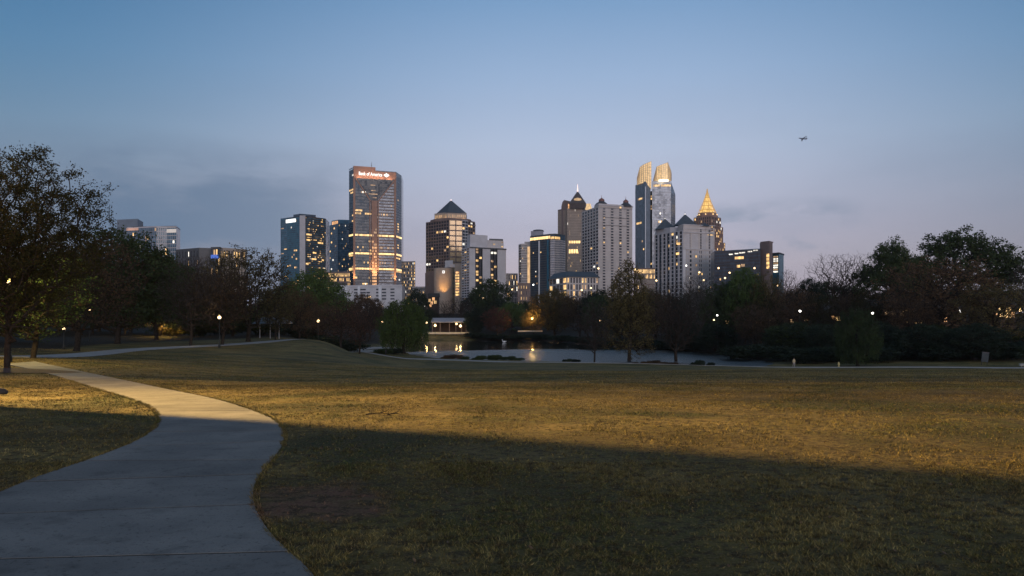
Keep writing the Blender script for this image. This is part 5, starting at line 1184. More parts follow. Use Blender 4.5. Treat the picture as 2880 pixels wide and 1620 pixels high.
m = MB(); m.lathe((q.x, q.y, 0), [(31 * s_, zt), (30 * s_, zz(607, 1262)), (26.5 * s_, zz(606, 1262)), (26 * s_, zz(600, 1262))], 8); m.build('crown_block', S_GRAN, r_)
sp_ = MB(); sp_.lathe((q.x, q.y, 0), [(a * s_ * .82, zz(b, 1262)) for a, b in prof], 8); sp_.build('lit_spire', litmat('golden_spire_light', (1, .60, .17), 1.0, .3), r_)
m = MB()
for k in range(8):
    a = 2 * math.pi * k / 8; m.tube([(q.x + math.cos(a) * r0 * s_, q.y + math.sin(a) * r0 * s_, zz(b, 1262)) for r0, b in prof], .42, 4)
for (r0, b) in prof[:-1]:
    m.lathe((q.x, q.y, zz(b, 1262)), [(r0 * s_, -.4), (r0 * s_ + .2, .4)], 8)
m.build('spire_ribs', mat('gilded_ribs', (.5, .30, .10), .4, metal=.5, var=.1, emis=(1, .6, .2), es=.35), r_, kind='stuff')
for k in range(8):
    a = 2 * math.pi * k / 8 + .39; m = MB(); m.lathe((q.x + math.cos(a) * 27 * s_, q.y + math.sin(a) * 27 * s_, zz(606, 1262)), [(.2, -.6), (1.3, .2), (.3, 1.4)], 6); m.build('crown_lamp', WARMB, r_)
# ---- dark glass offices --------------------------------------------------
r_, P, zt, z0, FS = slab('dark glass office block with a square stair tower on its right', [(2009, 800), (2139, 770)], 709, G_DARK, G_NAVY,
   {0: dict(nb=26, nf=9, pw=.25, pd=.15, sh=.9, sd=.3, plit=.02, z0=800, z1=716)}, depth=30, name='office_building')
f = FS[0]; U = lambda px: (px - 2009) / 130 * f.L
for a, b, py, mm in ((2052, 2063, 714.5, WHITE), (2068, 2078, 713, WHITE), (2081, 2097, 711.5, WHITE), (2104, 2116, 709.5, WHITE), (2120, 2132, 707, WHITE), (2068, 2093, 725.5, WARM), (2074, 2083, 749, WARM), (2086, 2096, 747, DIM)):
    m = MB(); f.box(m, U(a), U(b), zz(py + (1.6 if mm is WHITE else 3.6), 785), zz(py - (1.6 if mm is WHITE else 3.6), 785), .2, .5); m.build('lit_window', mm, r_)
o, Pq = solid(r_, 'stair_tower', [(2139, 775), (2164, 765), (2173, 775)], 680, z0, S_BRWN, 18)
m = MB(); m.prism(poly_of([(2158, 777), (2166, 775)], depth=6), zz(680, 770), zz(677, 770)); m.build('roof_block', S_BRWN, r_)
fs = Face(Pq[0], Pq[1])
for k in range(4):
    m = MB(); fs.box(m, fs.L * .70, fs.L * .99, zz(714 + 11 * k + 8.5, 768), zz(714 + 11 * k, 768), .1, .35); m.build('stair_window', WARM, r_)
o, Pq = solid(r_, 'right_wing', [(2173, 790), (2191, 784), (2204, 800)], 714, z0, G_TEAL, 20); fs = Face(Pq[0], Pq[1])
for k in range(8):
    m = MB(); fs.box(m, fs.L * .15, fs.L * .85, zz(720 + 6 * k + 4.2, 786), zz(720 + 6 * k, 786), .1, .3); m.build('lit_window', WHITE if k % 3 else DIM, r_)
solid(r_, 'wing_roof', [(2170, 788), (2192, 780), (2206, 800)], 711.5, zz(714, 786), R_MET, 20)
# ---- left hotel tower ----------------------------------------------------
r_, P, zt, z0, FS = slab('pale blue hotel tower with a blank grey block on its left, behind the left trees', [(357, 700), (440, 690), (470, 692), (496, 690)], 643, G_BLUE, S_GREY,
   {0: dict(nb=16, nf=22, pw=.35, pd=.3, sh=.5, sd=.25, plit=.07, mat=G_GREY), 1: dict(nb=5, nf=22, pw=.35, pd=.3, sh=.8, sd=.25, plit=.04), 2: dict(nb=5, nf=22, pw=.15, pd=.1, sh=.5, sd=.1, plit=.03, mat=S_LILA)}, depth=22)
solid(r_, 'blank_block', [(329, 712), (387, 705)], 618, z0, mat('blue_grey_panel', (.14, .18, .23), .6, var=.06, scale=.2), 25)
solid(r_, 'roof_screen', [(387, 703), (496, 698)], 637, zt + 1.2, R_MET, 2)
f = FS[0]; m = MB(); f.box(m, 0, f.L * .40, zz(649, 700), zz(642, 700), .2, .6); m.build('lit_band', litmat('salmon_band', (1, .55, .42), .45, .2), r_)
f = FS[2]; m = MB(); f.box(m, f.L * .0, f.L, zz(654, 690), zz(644, 690), .2, .6); m.build('lit_band', litmat('pale_band', (1, .9, .85), .50, .1), r_)
# ---- low offices left ----------------------------------------------------
r_, P, zt, z0, FS = slab('low brown office building with scattered white windows behind the left trees', [(495, 560), (560, 545), (594, 548)], 706, S_BRWN, R_MET,
   {0: dict(nb=8, nf=8, pw=2.2, pd=.3, sh=1.8, sd=.2, plit=.15), 1: dict(nb=5, nf=8, pw=1.6, pd=.3, sh=1.6, sd=.2, plit=.2)}, depth=15, name='office_building', cat='building')
r_, P, zt, z0, FS = slab('glass-topped office corner carrying a small blue sign behind the left trees', [(593, 540), (620, 538)], 699, G_NAVY, R_MET, {0: dict(nb=4, nf=8, pw=.5, pd=.3, sh=.8, sd=.2, plit=.1)}, depth=15, name='office_building', cat='building')
f = FS[0]; m = MB(); f.box(m, f.L * .08, f.L * .82, zz(727, 540), zz(717, 540), .4, .9); m.build('sign_panel', litmat('blue_sign_light', (.05, .22, 1), .55, .1), r_)
slab('beige office building with a lit roof edge, behind the tall airy tree', [(620, 560), (690, 575)], 700, S_TAN, S_TAN, {0: dict(nb=10, nf=7, pw=1.0, pd=.3, sh=1.8, sd=.2, plit=.05, rows={6: .5})}, depth=15, name='office_building', cat='building')
# ------------------------------------------------------------------ boathouse and its lit quay
root = bld('long low boathouse with a pale metal roof across the pond', 1262, 392, 'boathouse', 'boathouse')
zf = gz(pt(1262, 392).x, 392); Pq = poly_of([(1212, 392), (1314, 392)], depth=10); zr = zz(905, 392)
m = MB(); m.prism(poly_of([(1216, 400), (1310, 400)], depth=6), zf - 1, zr); m.build('back_wall', mat('dark_timber', (.05, .032, .025), .9), root)
m = MB(); a, b = pt(1213, 390), pt(1314, 390)
fR = Face(a, b); m.add([(a.x, 389, zr), (b.x, 389, zr), (b.x, 396, zz(894, 392)), (a.x, 396, zz(894, 392)), (a.x, 403, zr), (b.x, 403, zr), (a.x, 389, zr - .35), (b.x, 389, zr - .35), (b.x, 403, zr - .35), (a.x, 403, zr - .35)],
  [(0, 1, 2, 3), (3, 2, 5, 4), (6, 7, 1, 0), (7, 8, 5, 2, 1), (6, 0, 3, 4, 9), (9, 4, 5, 8), (7, 6, 9, 8)]); m.build('metal_roof', mat('pale_roof_metal', (.26, .255, .29), .5, var=.06, scale=1), root)
for px in (1216, 1238, 1264, 1282, 1298, 1311):
    q = pt(px, 391); m = MB(); m.box((q.x, 391, (zf + zr) / 2 - .4), (.35, .35, zr - zf + 1.2)); m.build('post', S_BRWN, root)
q0, q1 = pt(1200, 380), pt(1319, 380)
m = MB(); m.box(((q0.x + q1.x) / 2, 381.5, zz(937, 381)), (q1.x - q0.x, 2.4, .9)); o = m.build('retaining_wall', mat('pale_wall_stone', (.52, .45, .34), .8, var=.08, scale=.6)); tag(o, 'long pale lit wall on the bank in front of the boathouse', 'wall')
m = MB(); m.box((pt(1491, 372).x, 373, zz(931.5, 372)), (11.5, 1.6, .7)); o = m.build('retaining_wall', bpy.data.materials['pale_wall_stone']); tag(o, 'short orange-lit wall under the lamplit tree across the pond', 'wall')

# ------------------------------------------------------------------ park lamps
M_POST = mat('lamp_post_metal', (.03, .033, .03), .5, metal=.5, var=.1, scale=4)
def lamp(px, py, Y, label, glow=0, r=.26, warm=True, col=(1, .62, .22), style='globe', pole=True, ground_z=None):
    p = pt(px, Y); z1 = zz(py, Y); zb = gz(p.x, p.y); root = empty('park_lamp', (p.x, p.y, zb), label, 'lamp')
    m = MB(); m.lathe((p.x, p.y, zb), [(.16, -.2), (.15, .35), (.09, .5), (.06, .8), (.05, z1 - zb - r - .15)], 10); m.build('post', M_POST, root, True)
    m = MB(); m.lathe((p.x, p.y, z1), [(.12, -r - .16), (.16, -r - .02), (.12, -r + .06)], 10); m.build('fitter', M_POST, root)
    m = MB(); m.lathe((p.x, p.y, z1), [(.10, -r + .05), (r * .8, -r * .55), (r, 0), (r * .85, r * .5), (r * .5, r * .85), (.05, r)], 14); o = m.build('globe', LAMP if warm else LAMPW, root, True)
    m = MB(); m.lathe((p.x, p.y, z1 + r), [(r * .5, -.03), (r * .35, .06), (.03, .18)], 10); m.build('finial', M_POST, root)
    if glow:
        l = bpy.data.lights.new('lamp_light', 'POINT'); l.energy = glow; l.color = col; l.shadow_soft_size = .3
        lo = bpy.data.objects.new('lamp_light', l); COL.objects.link(lo); lo.parent = root; lo.location = (0, -.0, z1 - zb + r + .35)
lamp(27, 796, 49, 'lamp glowing high beside the trunk of the nearest tree at the far left', 3200, .17, col=(1, .70, .20))
lamp(180, 925, 88, 'small orange lamp low among the left trees', 120, .17)
lamp(252, 872, 130, 'tiny lamp high in the shade of the dark green oak', 0, .15)
lamp(617, 893, 112, 'brightest round lamp on the left, beside the far footpath', 260, .25)
lamp(604, 895, 210, 'small lamp just left of the brightest round lamp', 0, .22)
lamp(895, 903, 175, 'oval lamp over the crest at the bend of the far footpath', 700, .33)
lamp(1075, 906, 250, 'yellow lamp at the left edge of the willow', 300, .34)
lamp(1182, 908, 388, 'faint lamp seen through the right side of the willow', 0, .36)
lamp(1200, 908, 386, 'lamp between the willow and the boathouse', 500, .46)
lamp(1224, 915.5, 377, 'brightest lamp at the left end of the boathouse', 1000, .62)
lamp(1284, 911, 387, 'left of the two lamps at the right end of the boathouse', 300, .52)
lamp(1295, 917, 377, 'right of the two lamps at the right end of the boathouse', 1000, .66)
lamp(1497, 897, 371, 'lamp over the orange-lit tree across the pond', 7000, .46, col=(1, .50, .12))
lamp(1688, 902, 300, 'small lamp seen between the slim tree and the tall egg-shaped tree', 0, .34)
lamp(2017, 887, 226, 'white lamp in the trees right of the broad bare tree', 0, .24, False)
lamp(2008, 900, 234, 'orange lamp below the white one right of the broad bare tree', 0, .26)
lamp(2250, 875, 212, 'white lamp left of the right-hand willow, high in the trees', 0, .30, False)
lamp(2322, 860, 255, 'tiny white lamp left of the big bare tree trunk', 0, .20, False)
lamp(2454, 881, 196, 'white lamp right of the right-hand willow', 30, .28, False)
lamp(2700, 875, 200, 'white lamp in front of the largest oak', 0, .27, False)
lamp(2815, 872, 212, 'left yellow lamp in the glowing foliage at the right edge', 1500, .26, col=(1, .62, .15))
lamp(2869, 873, 205, 'right yellow lamp at the right edge of the photograph', 700, .34, col=(1, .62, .15))
# yellow-lit hedge glimpsed under the left trees
def hedge(px0, px1, Y, h, label, power):
    a, b = pt(px0, Y), pt(px1, Y); zb = gz((a.x + b.x) / 2, Y); root = empty('hedge', ((a.x + b.x) / 2, Y, zb), label, 'hedge'); me = PROTO['bush'][1]
    o = bpy.data.objects.new('foliage', me); COL.objects.link(o); o.parent = root; o.scale = ((b.x - a.x) / 10, .35, h / 10); o.material_slots[0].link = 'OBJECT'; o.material_slots[0].material = LM['olive']
    l = bpy.data.lights.new('hedge_light', 'POINT'); l.energy = power; l.color = (1, .60, .12); l.shadow_soft_size = .2; lo = bpy.data.objects.new('hedge_light', l); COL.objects.link(lo); lo.parent = root; lo.location = (0, -4, 3.2)
hedge(445, 530, 182, 2.2, 'yellow lamplit hedge glimpsed between the trunks on the left', 3000)
S_DARKROOF = mat('dark_shingles', (.030, .026, .024), .9, var=.2, scale=1)
# houses behind the right-hand trees, seen only as lit windows
S_DARKBRICK = mat('dark_house_brick', (.030, .020, .017), .9, var=.15, scale=1)
def house(px0, px1, Y, top, label, wins, m=S_DARKBRICK):
    a, b = pt(px0, Y), pt(px1, Y); cx = (a.x + b.x) / 2; zb = gz(cx, Y); root = empty('house', (cx, Y, zb), label, 'house'); zt = zz(top, Y); w = b.x - a.x
    mb = MB(); mb.box((cx, Y + 5, (zb + zt) / 2 - 1), (w, 9, zt - zb + 2)); mb.build('wall', m, root)
    mb = MB(); mb.add([(a.x - .5, Y, zt), (b.x + .5, Y, zt), (b.x + .5, Y + 10, zt), (a.x - .5, Y + 10, zt), (a.x - .5, Y + 5, zt + 2.6), (b.x + .5, Y + 5, zt + 2.6)], [(0, 1, 5, 4), (2, 3, 4, 5), (1, 2, 5), (3, 0, 4), (3, 2, 1, 0)]); mb.build('roof', S_DARKROOF, root)
    for px, py, w_, h_, mm in wins:
        q = pt(px, Y); mb = MB(); mb.box((q.x, Y + .45, zz(py, Y)), (w_, .2, h_)); o = mb.build('window', mm, root)
        mb = MB(); mb.box((q.x, Y + .32, zz(py, Y)), (.08, .08, h_)); mb.box((q.x, Y + .31, zz(py, Y) - h_ / 2), (w_ + .2, .12, .1)); f_ = mb.build('frame', S_BRWN, o); f_.matrix_parent_inverse = Matrix.Identity(4); f_.matrix_parent_inverse = o.matrix_world.inverted() if False else Matrix.Identity(4)
house(2020, 2100, 262, 880, 'house with warm windows across the pond below the dark glass offices', [(2048, 905, 1.4, 1.2, WARM), (2078, 900, .8, .8, ORNG), (2092, 902, 1.2, 1.5, WARMB), (2106, 900, .7, 1.3, WARM)])
house(2105, 2180, 265, 880, 'house with orange windows right of the warm-windowed one', [(2110, 900, .8, 1.0, WARMB), (2128, 903, 1.6, 1.5, ORNG), (2166, 903, .7, .6, DIM)])
house(2215, 2300, 250, 880, 'house with dim orange windows left of the right-hand willow', [(2230, 905, 1.3, 1.5, DIM), (2262, 900, 1.4, .7, DIM), (2272, 900, .7, .6, ORNG)])
house(2325, 2375, 235, 878, 'small house with two bright windows just left of the right-hand willow', [(2347, 894, 1.2, 1.2, ORNG), (2359, 896, 1.2, 1.3, WARMB)])
house(2460, 2620, 225, 866, 'long house with dim and yellow windows behind the reddish-brown tree', [(2496, 880, 1, 1.3, DIM), (2515, 880, 1, 1.3, DIM), (2538, 881, 1, 1.3, DIM), (2558, 906, .7, .6, WARM), (2568, 905, .7, .5, WARM), (2580, 907, .9, .5, WARM), (2592, 906, .7, .6, WARM), (2554, 872, 1.6, .6, WARM)])
house(2640, 2720, 222, 870, 'small house with faint windows behind the largest oak', [(2645, 903, .6, .6, WARM), (2662, 899, .7, 1.2, ORNG)])
house(2780, 2860, 222, 858, 'house with glowing yellow windows at the right edge', [(2822, 878, 2.2, 2.6, WARMB), (2838, 880, 1.6, 2.8, WARM), (2852, 886, .8, 1.6, ORNG), (2808, 888, .9, 1.5, ORNG)])
house(480, 560, 260, 870, 'house with faint windows between the left trunks', [(489, 884, .9, .9, DIM), (491, 888, 1.0, .6, DIM), (520, 886, .8, .7, DIM), (507, 853, .4, .4, WHITE), (494, 812, .8, .8, WARM)])
house(820, 960, 480, 838, 'long house with yellow windows below the teal glass tower', [(870, 809, 2.0, 1.4, WARMB), (892, 811, 1.0, .9, WARM), (911, 811, 1.2, 1.2, WARM), (921, 811, 2.4, 1.4, WARMB), (838, 789, .9, .9, WARM), (973, 846, 1.2, .5, WHITE)])
house(1204, 1232, 520, 835, 'orange-lit house front between the willow and the drum-fronted building', [(1208, 845, 1.5, 2, WARM), (1214, 852, 1.6, 2, ORNG), (1219, 841, 1.6, 2, ORNG), (1224, 850, 1.6, 2, WARM), (1210, 860, 1.4, 1.5, ORNG)])
# street lights scattered between trees and towers
for i, (px, py, Y, lb, w) in enumerate(((1348, 831, 480, 'upper of the two street lights in front of the round dark oak', 1), (1358, 838, 480, 'lower of the two street lights in front of the round dark oak', 1), (1488, 803, 620, 'bright street light below the amber corner strip', 1), (1500, 801, 640, 'street light just right of the bright one below the amber strip', 0),
    (1440, 814, 600, 'orange street light left of the brick stair window', 1), (1742, 756, 560, 'orange street light over the top of the tall egg-shaped tree', 1), (1787, 758, 560, 'street light right of the egg-shaped tree top', 1), (1846, 789, 420, 'street light at the lower left corner of the castle-like tower', 1),
    (1930, 747, 520, 'white street light before the castle-like tower', 0), (1967, 766, 500, 'larger orange street light before the castle-like tower', 1), (1979, 788, 480, 'lower orange street light before the castle-like tower', 1), (2021, 754, 480, 'highest street light before the dark glass offices', 1),
    (2052, 767, 470, 'street light beneath the warm window of the dark glass offices', 1), (2039, 782, 420, 'bright street light low before the dark glass offices', 1), (2070, 804, 400, 'small street light among the treetops right of the castle-like tower', 1), (2122, 754, 500, 'street light left of the stair tower', 1),
    (2187, 803, 380, 'upper of the two street lights under the stair tower', 1), (2045, 815, 380, 'lowest street light in the treetops below the dark glass offices', 1), (1683, 755, 600, 'small street light at the left foot of the two-domed tower', 1), (1662, 810, 560, 'yellow street light in the trees below the hipped roof', 1), (1636, 816, 540, 'lower yellow street light below the hipped roof', 1))):
    p = pt(px, Y); z1 = zz(py, Y); zb = gz(p.x, p.y); root = empty('street_light', (p.x, p.y, zb), lb, 'street light'); rr = .0011 * Y * (1.0 if w else .8)
    m = MB(); m.tube([(p.x, p.y + 1, zb), (p.x, p.y + 1, z1 + .6), (p.x, p.y + .2, z1 + .9), (p.x, p.y, z1 + .7)], [.14, .09, .07, .07], 6); m.build('post', M_POST, root)
    m = MB(); m.lathe((p.x, p.y, z1), [(.1, rr), (rr, rr * .4), (rr, -rr * .4), (.1, -rr)], 10); m.build('lamp_head', LAMP if w else LAMPW, root, True)

# ------------------------------------------------------------------ floodlight mast (outside the frame on the left)
root = empty('floodlight_mast', (FLOOD.x - .6, FLOOD.y, gz(FLOOD.x, FLOOD.y)), 'tall floodlight mast left of the frame that rakes the meadow with yellow light', 'floodlight'); zb = gz(FLOOD.x, FLOOD.y)
m = MB(); m.tube([(FLOOD.x - .6, FLOOD.y, zb), (FLOOD.x - .6, FLOOD.y, FLOOD.z + 1)], [.28, .14], 10); m.build('mast', M_POST, root, True)
m = MB(); dd = (Vector((-2, 10.6, 0)) - FLOOD).normalized(); rz_ = math.atan2(dd.y, dd.x)
m.box((FLOOD.x + .3, FLOOD.y - .2, FLOOD.z + .75), (2.6, 1.5, .08), rz_); m.box((FLOOD.x - .45, FLOOD.y + .2, FLOOD.z + .1), (.08, 1.5, 1.2), rz_); m.build('hood', M_POST, root)
# ------------------------------------------------------------------ park building left of the frame; its corner throws the straight shadow edge
root = empty('park_building', (-33, 2, 0), 'two-storey brick park building left of the frame whose corner shades the foreground', 'building')
m = MB(); CX, CY = -26.0, 26.1
m.prism([(CX - 14, CY), (CX - 14, CY - 48), (CX, CY - 48), (CX, CY)], -.5, 11.5); m.build('wall', S_BRIK, root)
m = MB(); m.prism([(CX - 14.3, CY + .25), (CX - 14.3, CY - 48.4), (CX + .25, CY - 48.4), (CX + .25, CY + .25)], 11.503, 12); m.build('roof', R_MET, root)
for k in range(7):
    for z in (1.2, 5.4):
        m = MB(); m.box((CX + .03, CY - 5 - 6 * k, z + 1.1), (.1, 2.2, 2.0)); w_ = m.build('window', G_DARK, root); m = MB(); m.box((CX + .1, CY - 5 - 6 * k, z + .02), (.25, 2.5, .12)); m.build('sill', S_PALE, root)

# ------------------------------------------------------------------ people
def skin_person(name, joints, edges, radii, loc, rz, m, label):
    me = bpy.data.meshes.new(name); me.from_pydata(joints, edges, []); o = bpy.data.objects.new(name, me); COL.objects.link(o)
    sk = o.modifiers.new('s', 'SKIN'); o.modifiers.new('u', 'SUBSURF').levels = 1
    for v, r0 in zip(me.skin_vertices[0].data, radii): v.radius = (r0, r0)
    me.skin_vertices[0].data[0].use_root = True
    dg = bpy.context.evaluated_depsgraph_get(); me2 = bpy.data.meshes.new_from_object(o.evaluated_get(dg)); bpy.data.objects.remove(o)
    me2.materials.clear(); [me2.materials.append(q) for q in m]
    for p in me2.polygons:
        z = p.center.z; p.material_index = 0 if z > 1.46 else (1 if z > .88 else 2); p.use_smooth = True
    o = bpy.data.objects.new(name, me2); COL.objects.link(o); o.location = loc; o.rotation_euler = (0, 0, rz); tag(o, label, 'person'); return o
SKIN = mat('skin', (.40, .26, .20), .6); LIGHTC = mat('pale_yellow_clothes', (.62, .50, .30), .8); GREYC = mat('light_grey_trousers', (.42, .38, .36), .8); DARKC = mat('dark_clothes', (.012, .013, .018), .8); HAIR = mat('dark_hair', (.02, .015, .012), .7)
J = [(0, 0, .95), (0, 0, 1.15), (0, .01, 1.38), (0, .01, 1.50), (0, .02, 1.60), (0, .02, 1.72),
     (-.17, 0, 1.40), (-.24, .02, 1.14), (-.20, .14, .95), (-.19, .17, .87), (.17, 0, 1.40), (.24, -.02, 1.14), (.21, -.08, .92), (.20, -.10, .84),
     (-.10, 0, .90), (-.11, .14, .50), (-.11, .02, .10), (-.11, .16, .04), (.10, 0, .90), (.11, -.10, .50), (.11, -.30, .12), (.11, -.20, .05)]
E = [(0, 1), (1, 2), (2, 3), (3, 4), (4, 5), (2, 6), (6, 7), (7, 8), (8, 9), (2, 10), (10, 11), (11, 12), (12, 13), (0, 14), (14, 15), (15, 16), (16, 17), (0, 18), (18, 19), (19, 20), (20, 21)]
RAD = [.13, .13, .15, .06, .10, .085, .065, .048, .035, .03, .065, .048, .035, .03, .095, .062, .042, .035, .095, .062, .042, .035]
p = gpt(2233, 157); skin_person('person', J, E, RAD, (p.x, p.y, p.z + .09), R(180), [SKIN, LIGHTC, GREYC], 'person in pale yellow top and light trousers walking on the lakeside path')
J2 = [(x * .8, y * .35, z) for x, y, z in J]; p = gpt(1085, 194)
pd_ = skin_person('person', J2, E, [r * 1.25 for r in RAD], (p.x, p.y, p.z + .06), R(200), [DARKC, DARKC, DARKC], 'person in dark clothes standing on the winding path near the left willow')
# hydrant
p = gpt(2359, 158); m = MB(); m.lathe((p.x, p.y, p.z), [(.20, 0), (.20, .06), (.13, .10), (.13, .62), (.18, .65), (.18, .70), (.14, .80), (.05, .90), (.05, .96)], 12)
for s in (-1, 1): m.tube([(p.x, p.y, p.z + .5), (p.x + s * .22, p.y, p.z + .5)], .065, 8)
m.tube([(p.x, p.y, p.z + .42), (p.x, p.y - .24, p.z + .42)], .08, 8)
o = m.build('hydrant', mat('pale_yellow_paint', (.62, .50, .22), .5), smooth=False); tag(o, 'small pale yellow hydrant beside the lakeside path, right of the walker', 'hydrant')
# leaning notice board
p = gpt(2768, 158); root = empty('notice_board', p, 'leaning blue-grey notice board by the right end of the lakeside path', 'notice board')
m = MB(); w_, h_ = 1.35, 1.75; c_ = Matrix.Rotation(R(7), 4, 'Y'); 
def brd(mb, x0, x1, z0, z1, y0, y1, mi=0):
    vs = [c_ @ Vector((x, y, z)) + p for z in (z0, z1) for x, y in ((x0, y0), (x1, y0), (x1, y1), (x0, y1))]; mb.add(vs, [(3, 2, 1, 0), (4, 5, 6, 7), (0, 1, 5, 4), (1, 2, 6, 5), (2, 3, 7, 6), (3, 0, 4, 7)], mi)
brd(m, -w_ / 2, w_ / 2, .65, .65 + h_, -.04, .04); m.build('panel', mat('blue_grey_board', (.022, .034, .042), .6), root)
m = MB(); brd(m, -w_ / 2, w_ / 2, .65 + h_, .65 + h_ + .22, -.10, .12); m.build('hood', mat('grey_board_top', (.05, .05, .06), .6), root)
for s in (-1, 1): m = MB(); brd(m, s * .55 - .05, s * .55 + .05, -.1, .66, -.05, .05); m.build('leg', M_POST, root)
p = gpt(2873, 152); m = MB(); m.box((p.x, p.y, p.z + .40), (.72, .5, .42)); m.box((p.x, p.y, p.z + .64), (.78, .56, .06)); m.box((p.x, p.y, p.z + .10), (.12, .12, .25)); o = m.build('white_box', mat('dull_white_paint', (.30, .30, .29), .7)); tag(o, 'small white utility box on a short stub at the far right of the lakeside path', 'utility box')
# waterbird
p = pt(1418, 330); m = MB(); m.lathe((p.x, p.y, WZ + .22), [(.03, -.2), (.42, -.1), (.55, .1), (.42, .3), (.04, .42)], 12, sx=1.3, sy=.7); m.tube([(p.x - .5, p.y, WZ + .35), (p.x - .75, p.y, WZ + .75), (p.x - .66, p.y, WZ + 1.1), (p.x - .8, p.y, WZ + 1.2), (p.x - 1.0, p.y, WZ + 1.12)], [.14, .09, .08, .10, .03], 8)
m.cone([(p.x + .5, p.y - .2), (p.x + 1.0, p.y - .05), (p.x + 1.0, p.y + .05), (p.x + .5, p.y + .2)], WZ + .3, (p.x + .8, p.y, WZ + .75)); o = m.build('swan', mat('white_feathers', (.8, .8, .82), .8), smooth=True); tag(o, 'white swan floating on the far side of the pond', 'swan')
# dark rock at the left edge
p = hit(-4, 1108); m = MB(); m.lathe((p.x, p.y, p.z - .03), [(.02, 0), (.22, .02), (.25, .10), (.17, .19), (.03, .24)], 9, sx=1.1, sy=.8)
for i, v in enumerate(m.v): s = 1 + .12 * mnoise.noise((v[0] * 9, v[1] * 9, v[2] * 9)); m.v[i] = (p.x + (v[0] - p.x) * s, p.y + (v[1] - p.y) * s, v[2])
o = m.build('rock', mat('dark_rock', (.04, .035, .035), .8, bump=.4, scale=5), smooth=True); tag(o, 'small dark rock on the lit grass at the left edge', 'rock')
# mulch ring under the nearest tree
p = gpt(20, 40); m = MB(); ring = []
for k in range(28):
    a = 2 * math.pi * k / 28; rr = 2.3 * (1 + .12 * mnoise.noise((math.cos(a) * 2, math.sin(a) * 2, 3))); x, y = p.x + math.cos(a) * rr * 1.5, p.y + math.sin(a) * rr; ring.append((x, y, gz(x, y) + .03))
m.add(ring + [(p.x, p.y, p.z + .16)], [(k, (k + 1) % 28, 28) for k in range(28)]); o = m.build('mulch_bed', mat('bark_mulch', (.050, .028, .022), .95, var=.4, scale=8, bump=.6), smooth=True, kind='structure'); tag(o, 'dark mulch bed round the foot of the nearest tree', 'mulch')
# pavilion glimpsed behind the trees: thin pale posts, dark roof
root = empty('picnic_shelter', gpt(745, 168), 'dark picnic shelter with thin pale posts behind the tall airy tree', 'shelter'); q = gpt(745, 168)
for px in (731, 760, 785):
    a = gpt(px, 165); m = MB(); m.box((a.x, a.y, a.z + 1.5), (.14, .14, 3.2)); m.build('post', S_GREY, root)
a, b = pt(712, 163), pt(800, 163); m = MB(); zr = q.z + 3.0; m.add([(a.x, 162, zr), (b.x, 162, zr), (b.x, 170, zr), (a.x, 170, zr), (a.x + 1, 166, zr + 1.4), (b.x - 1, 166, zr + 1.4)], [(0, 1, 5, 4), (2, 3, 4, 5), (1, 2, 5), (3, 0, 4), (3, 2, 1, 0)]); m.build('roof', R_MET, root)
# twigs on the lit turf
for i, (px, py, ln, a) in enumerate(((1065, 1170, .55, .1), (1108, 1171, .28, .2))):
    h = hit(px, py); m = MB(); m.tube([h + Vector((-ln / 2, 0, .03)), h + Vector((0, .03, .06)), h + Vector((ln / 2, .05 + a * .2, .03))], [.012, .010, .004], 5); m.tube([h + Vector((0, .03, .05)), h + Vector((ln * .3, .22, .09))], [.012, .004], 4)
    o = m.build('twig', M_BARK); tag(o, ('longer fallen twig on the lit grass right of the footpath', 'shorter fallen twig at the right tip of the longer one')[i], 'twig')
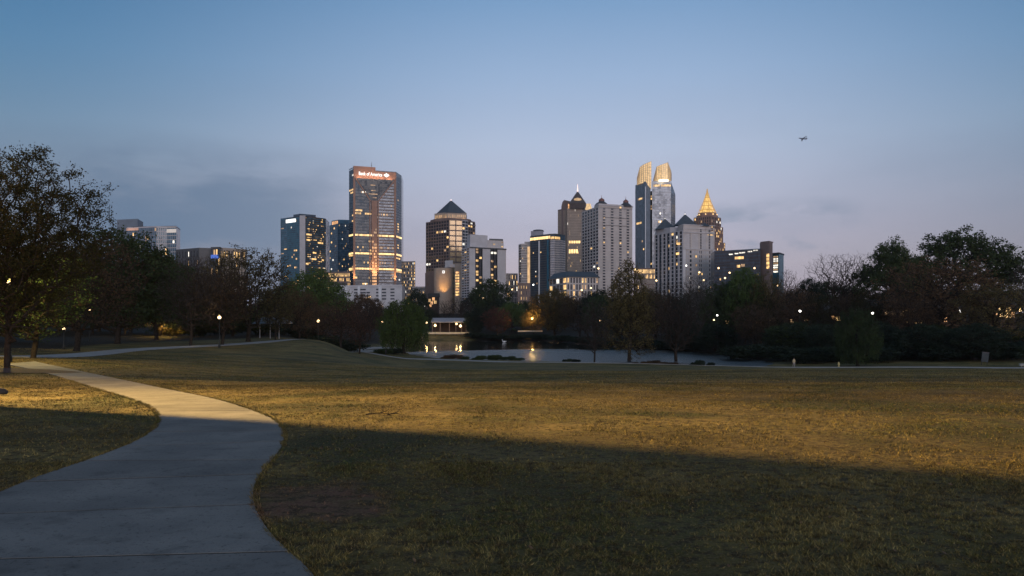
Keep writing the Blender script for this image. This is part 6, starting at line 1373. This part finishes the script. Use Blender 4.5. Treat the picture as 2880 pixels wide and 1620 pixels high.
# ------------------------------------------------------------------ airliner
root = empty('airplane', at(2258, 390, 3000), 'small dark airliner climbing to the left in the sky at the right', 'airplane')
C0 = at(2258, 390, 3000); AM = mat('airliner_paint', (.03, .04, .07), .6); rx = Matrix.Translation(C0) @ Matrix.Rotation(R(-3), 4, 'Y') @ Matrix.Rotation(R(-24), 4, 'X') @ Matrix.Rotation(R(16), 4, 'Z')
def aT(mb): mb.v = [tuple(rx @ Vector(v)) for v in mb.v]
m = MB(); n = 12; xs = [(-18, .1), (-17, 1.0), (-15, 1.7), (-11, 2.0), (8, 2.0), (13, 1.5), (17.5, .4)]; m.tube([(x, 0, .5 * max(0, (x - 8) / 9)) for x, _ in xs], [r0 for _, r0 in xs], n); aT(m); m.build('fuselage', AM, root, True)
for s in (-1, 1):
    m = MB(); m.add([(-5, s * 1.5, -1.2), (2.5, s * 1.5, -1.2), (7.5, s * 17, .8), (5.3, s * 17, .8), (-5, s * 1.5, -.6), (2.5, s * 1.5, -.6), (7.5, s * 17, 1.0), (5.3, s * 17, 1.0)], [(0, 1, 2, 3), (7, 6, 5, 4), (0, 4, 5, 1), (1, 5, 6, 2), (2, 6, 7, 3), (3, 7, 4, 0)]); aT(m); m.build('wing', AM, root)
    m = MB(); m.tube([(-4.2, s * 5.5, -1.9), (-3.6, s * 5.5, -1.9), (-.5, s * 5.5, -1.8)], [1.0, 1.15, .7], 10); aT(m); m.build('engine', AM, root)
    m = MB(); m.add([(13, s * .5, .8), (16.5, s * .5, .8), (18.3, s * 6.2, 1.3), (16.9, s * 6.2, 1.3), (13, s * .5, 1.1), (16.5, s * .5, 1.1), (18.3, s * 6.2, 1.45), (16.9, s * 6.2, 1.45)], [(0, 1, 2, 3), (7, 6, 5, 4), (0, 4, 5, 1), (1, 5, 6, 2), (2, 6, 7, 3), (3, 7, 4, 0)]); aT(m); m.build('tailplane', AM, root)
m = MB(); m.add([(11, -.15, 1.4), (16.5, -.15, 1.2), (19.2, -.15, 8), (16.8, -.15, 8), (11, .15, 1.4), (16.5, .15, 1.2), (19.2, .15, 8), (16.8, .15, 8)], [(0, 1, 2, 3), (7, 6, 5, 4), (0, 4, 5, 1), (1, 5, 6, 2), (2, 6, 7, 3), (3, 7, 4, 0)]); aT(m); m.build('tail_fin', AM, root)
SC.cycles.max_bounces = 6; SC.cycles.diffuse_bounces = 2; SC.cycles.glossy_bounces = 3
SC.cycles.use_light_tree = True
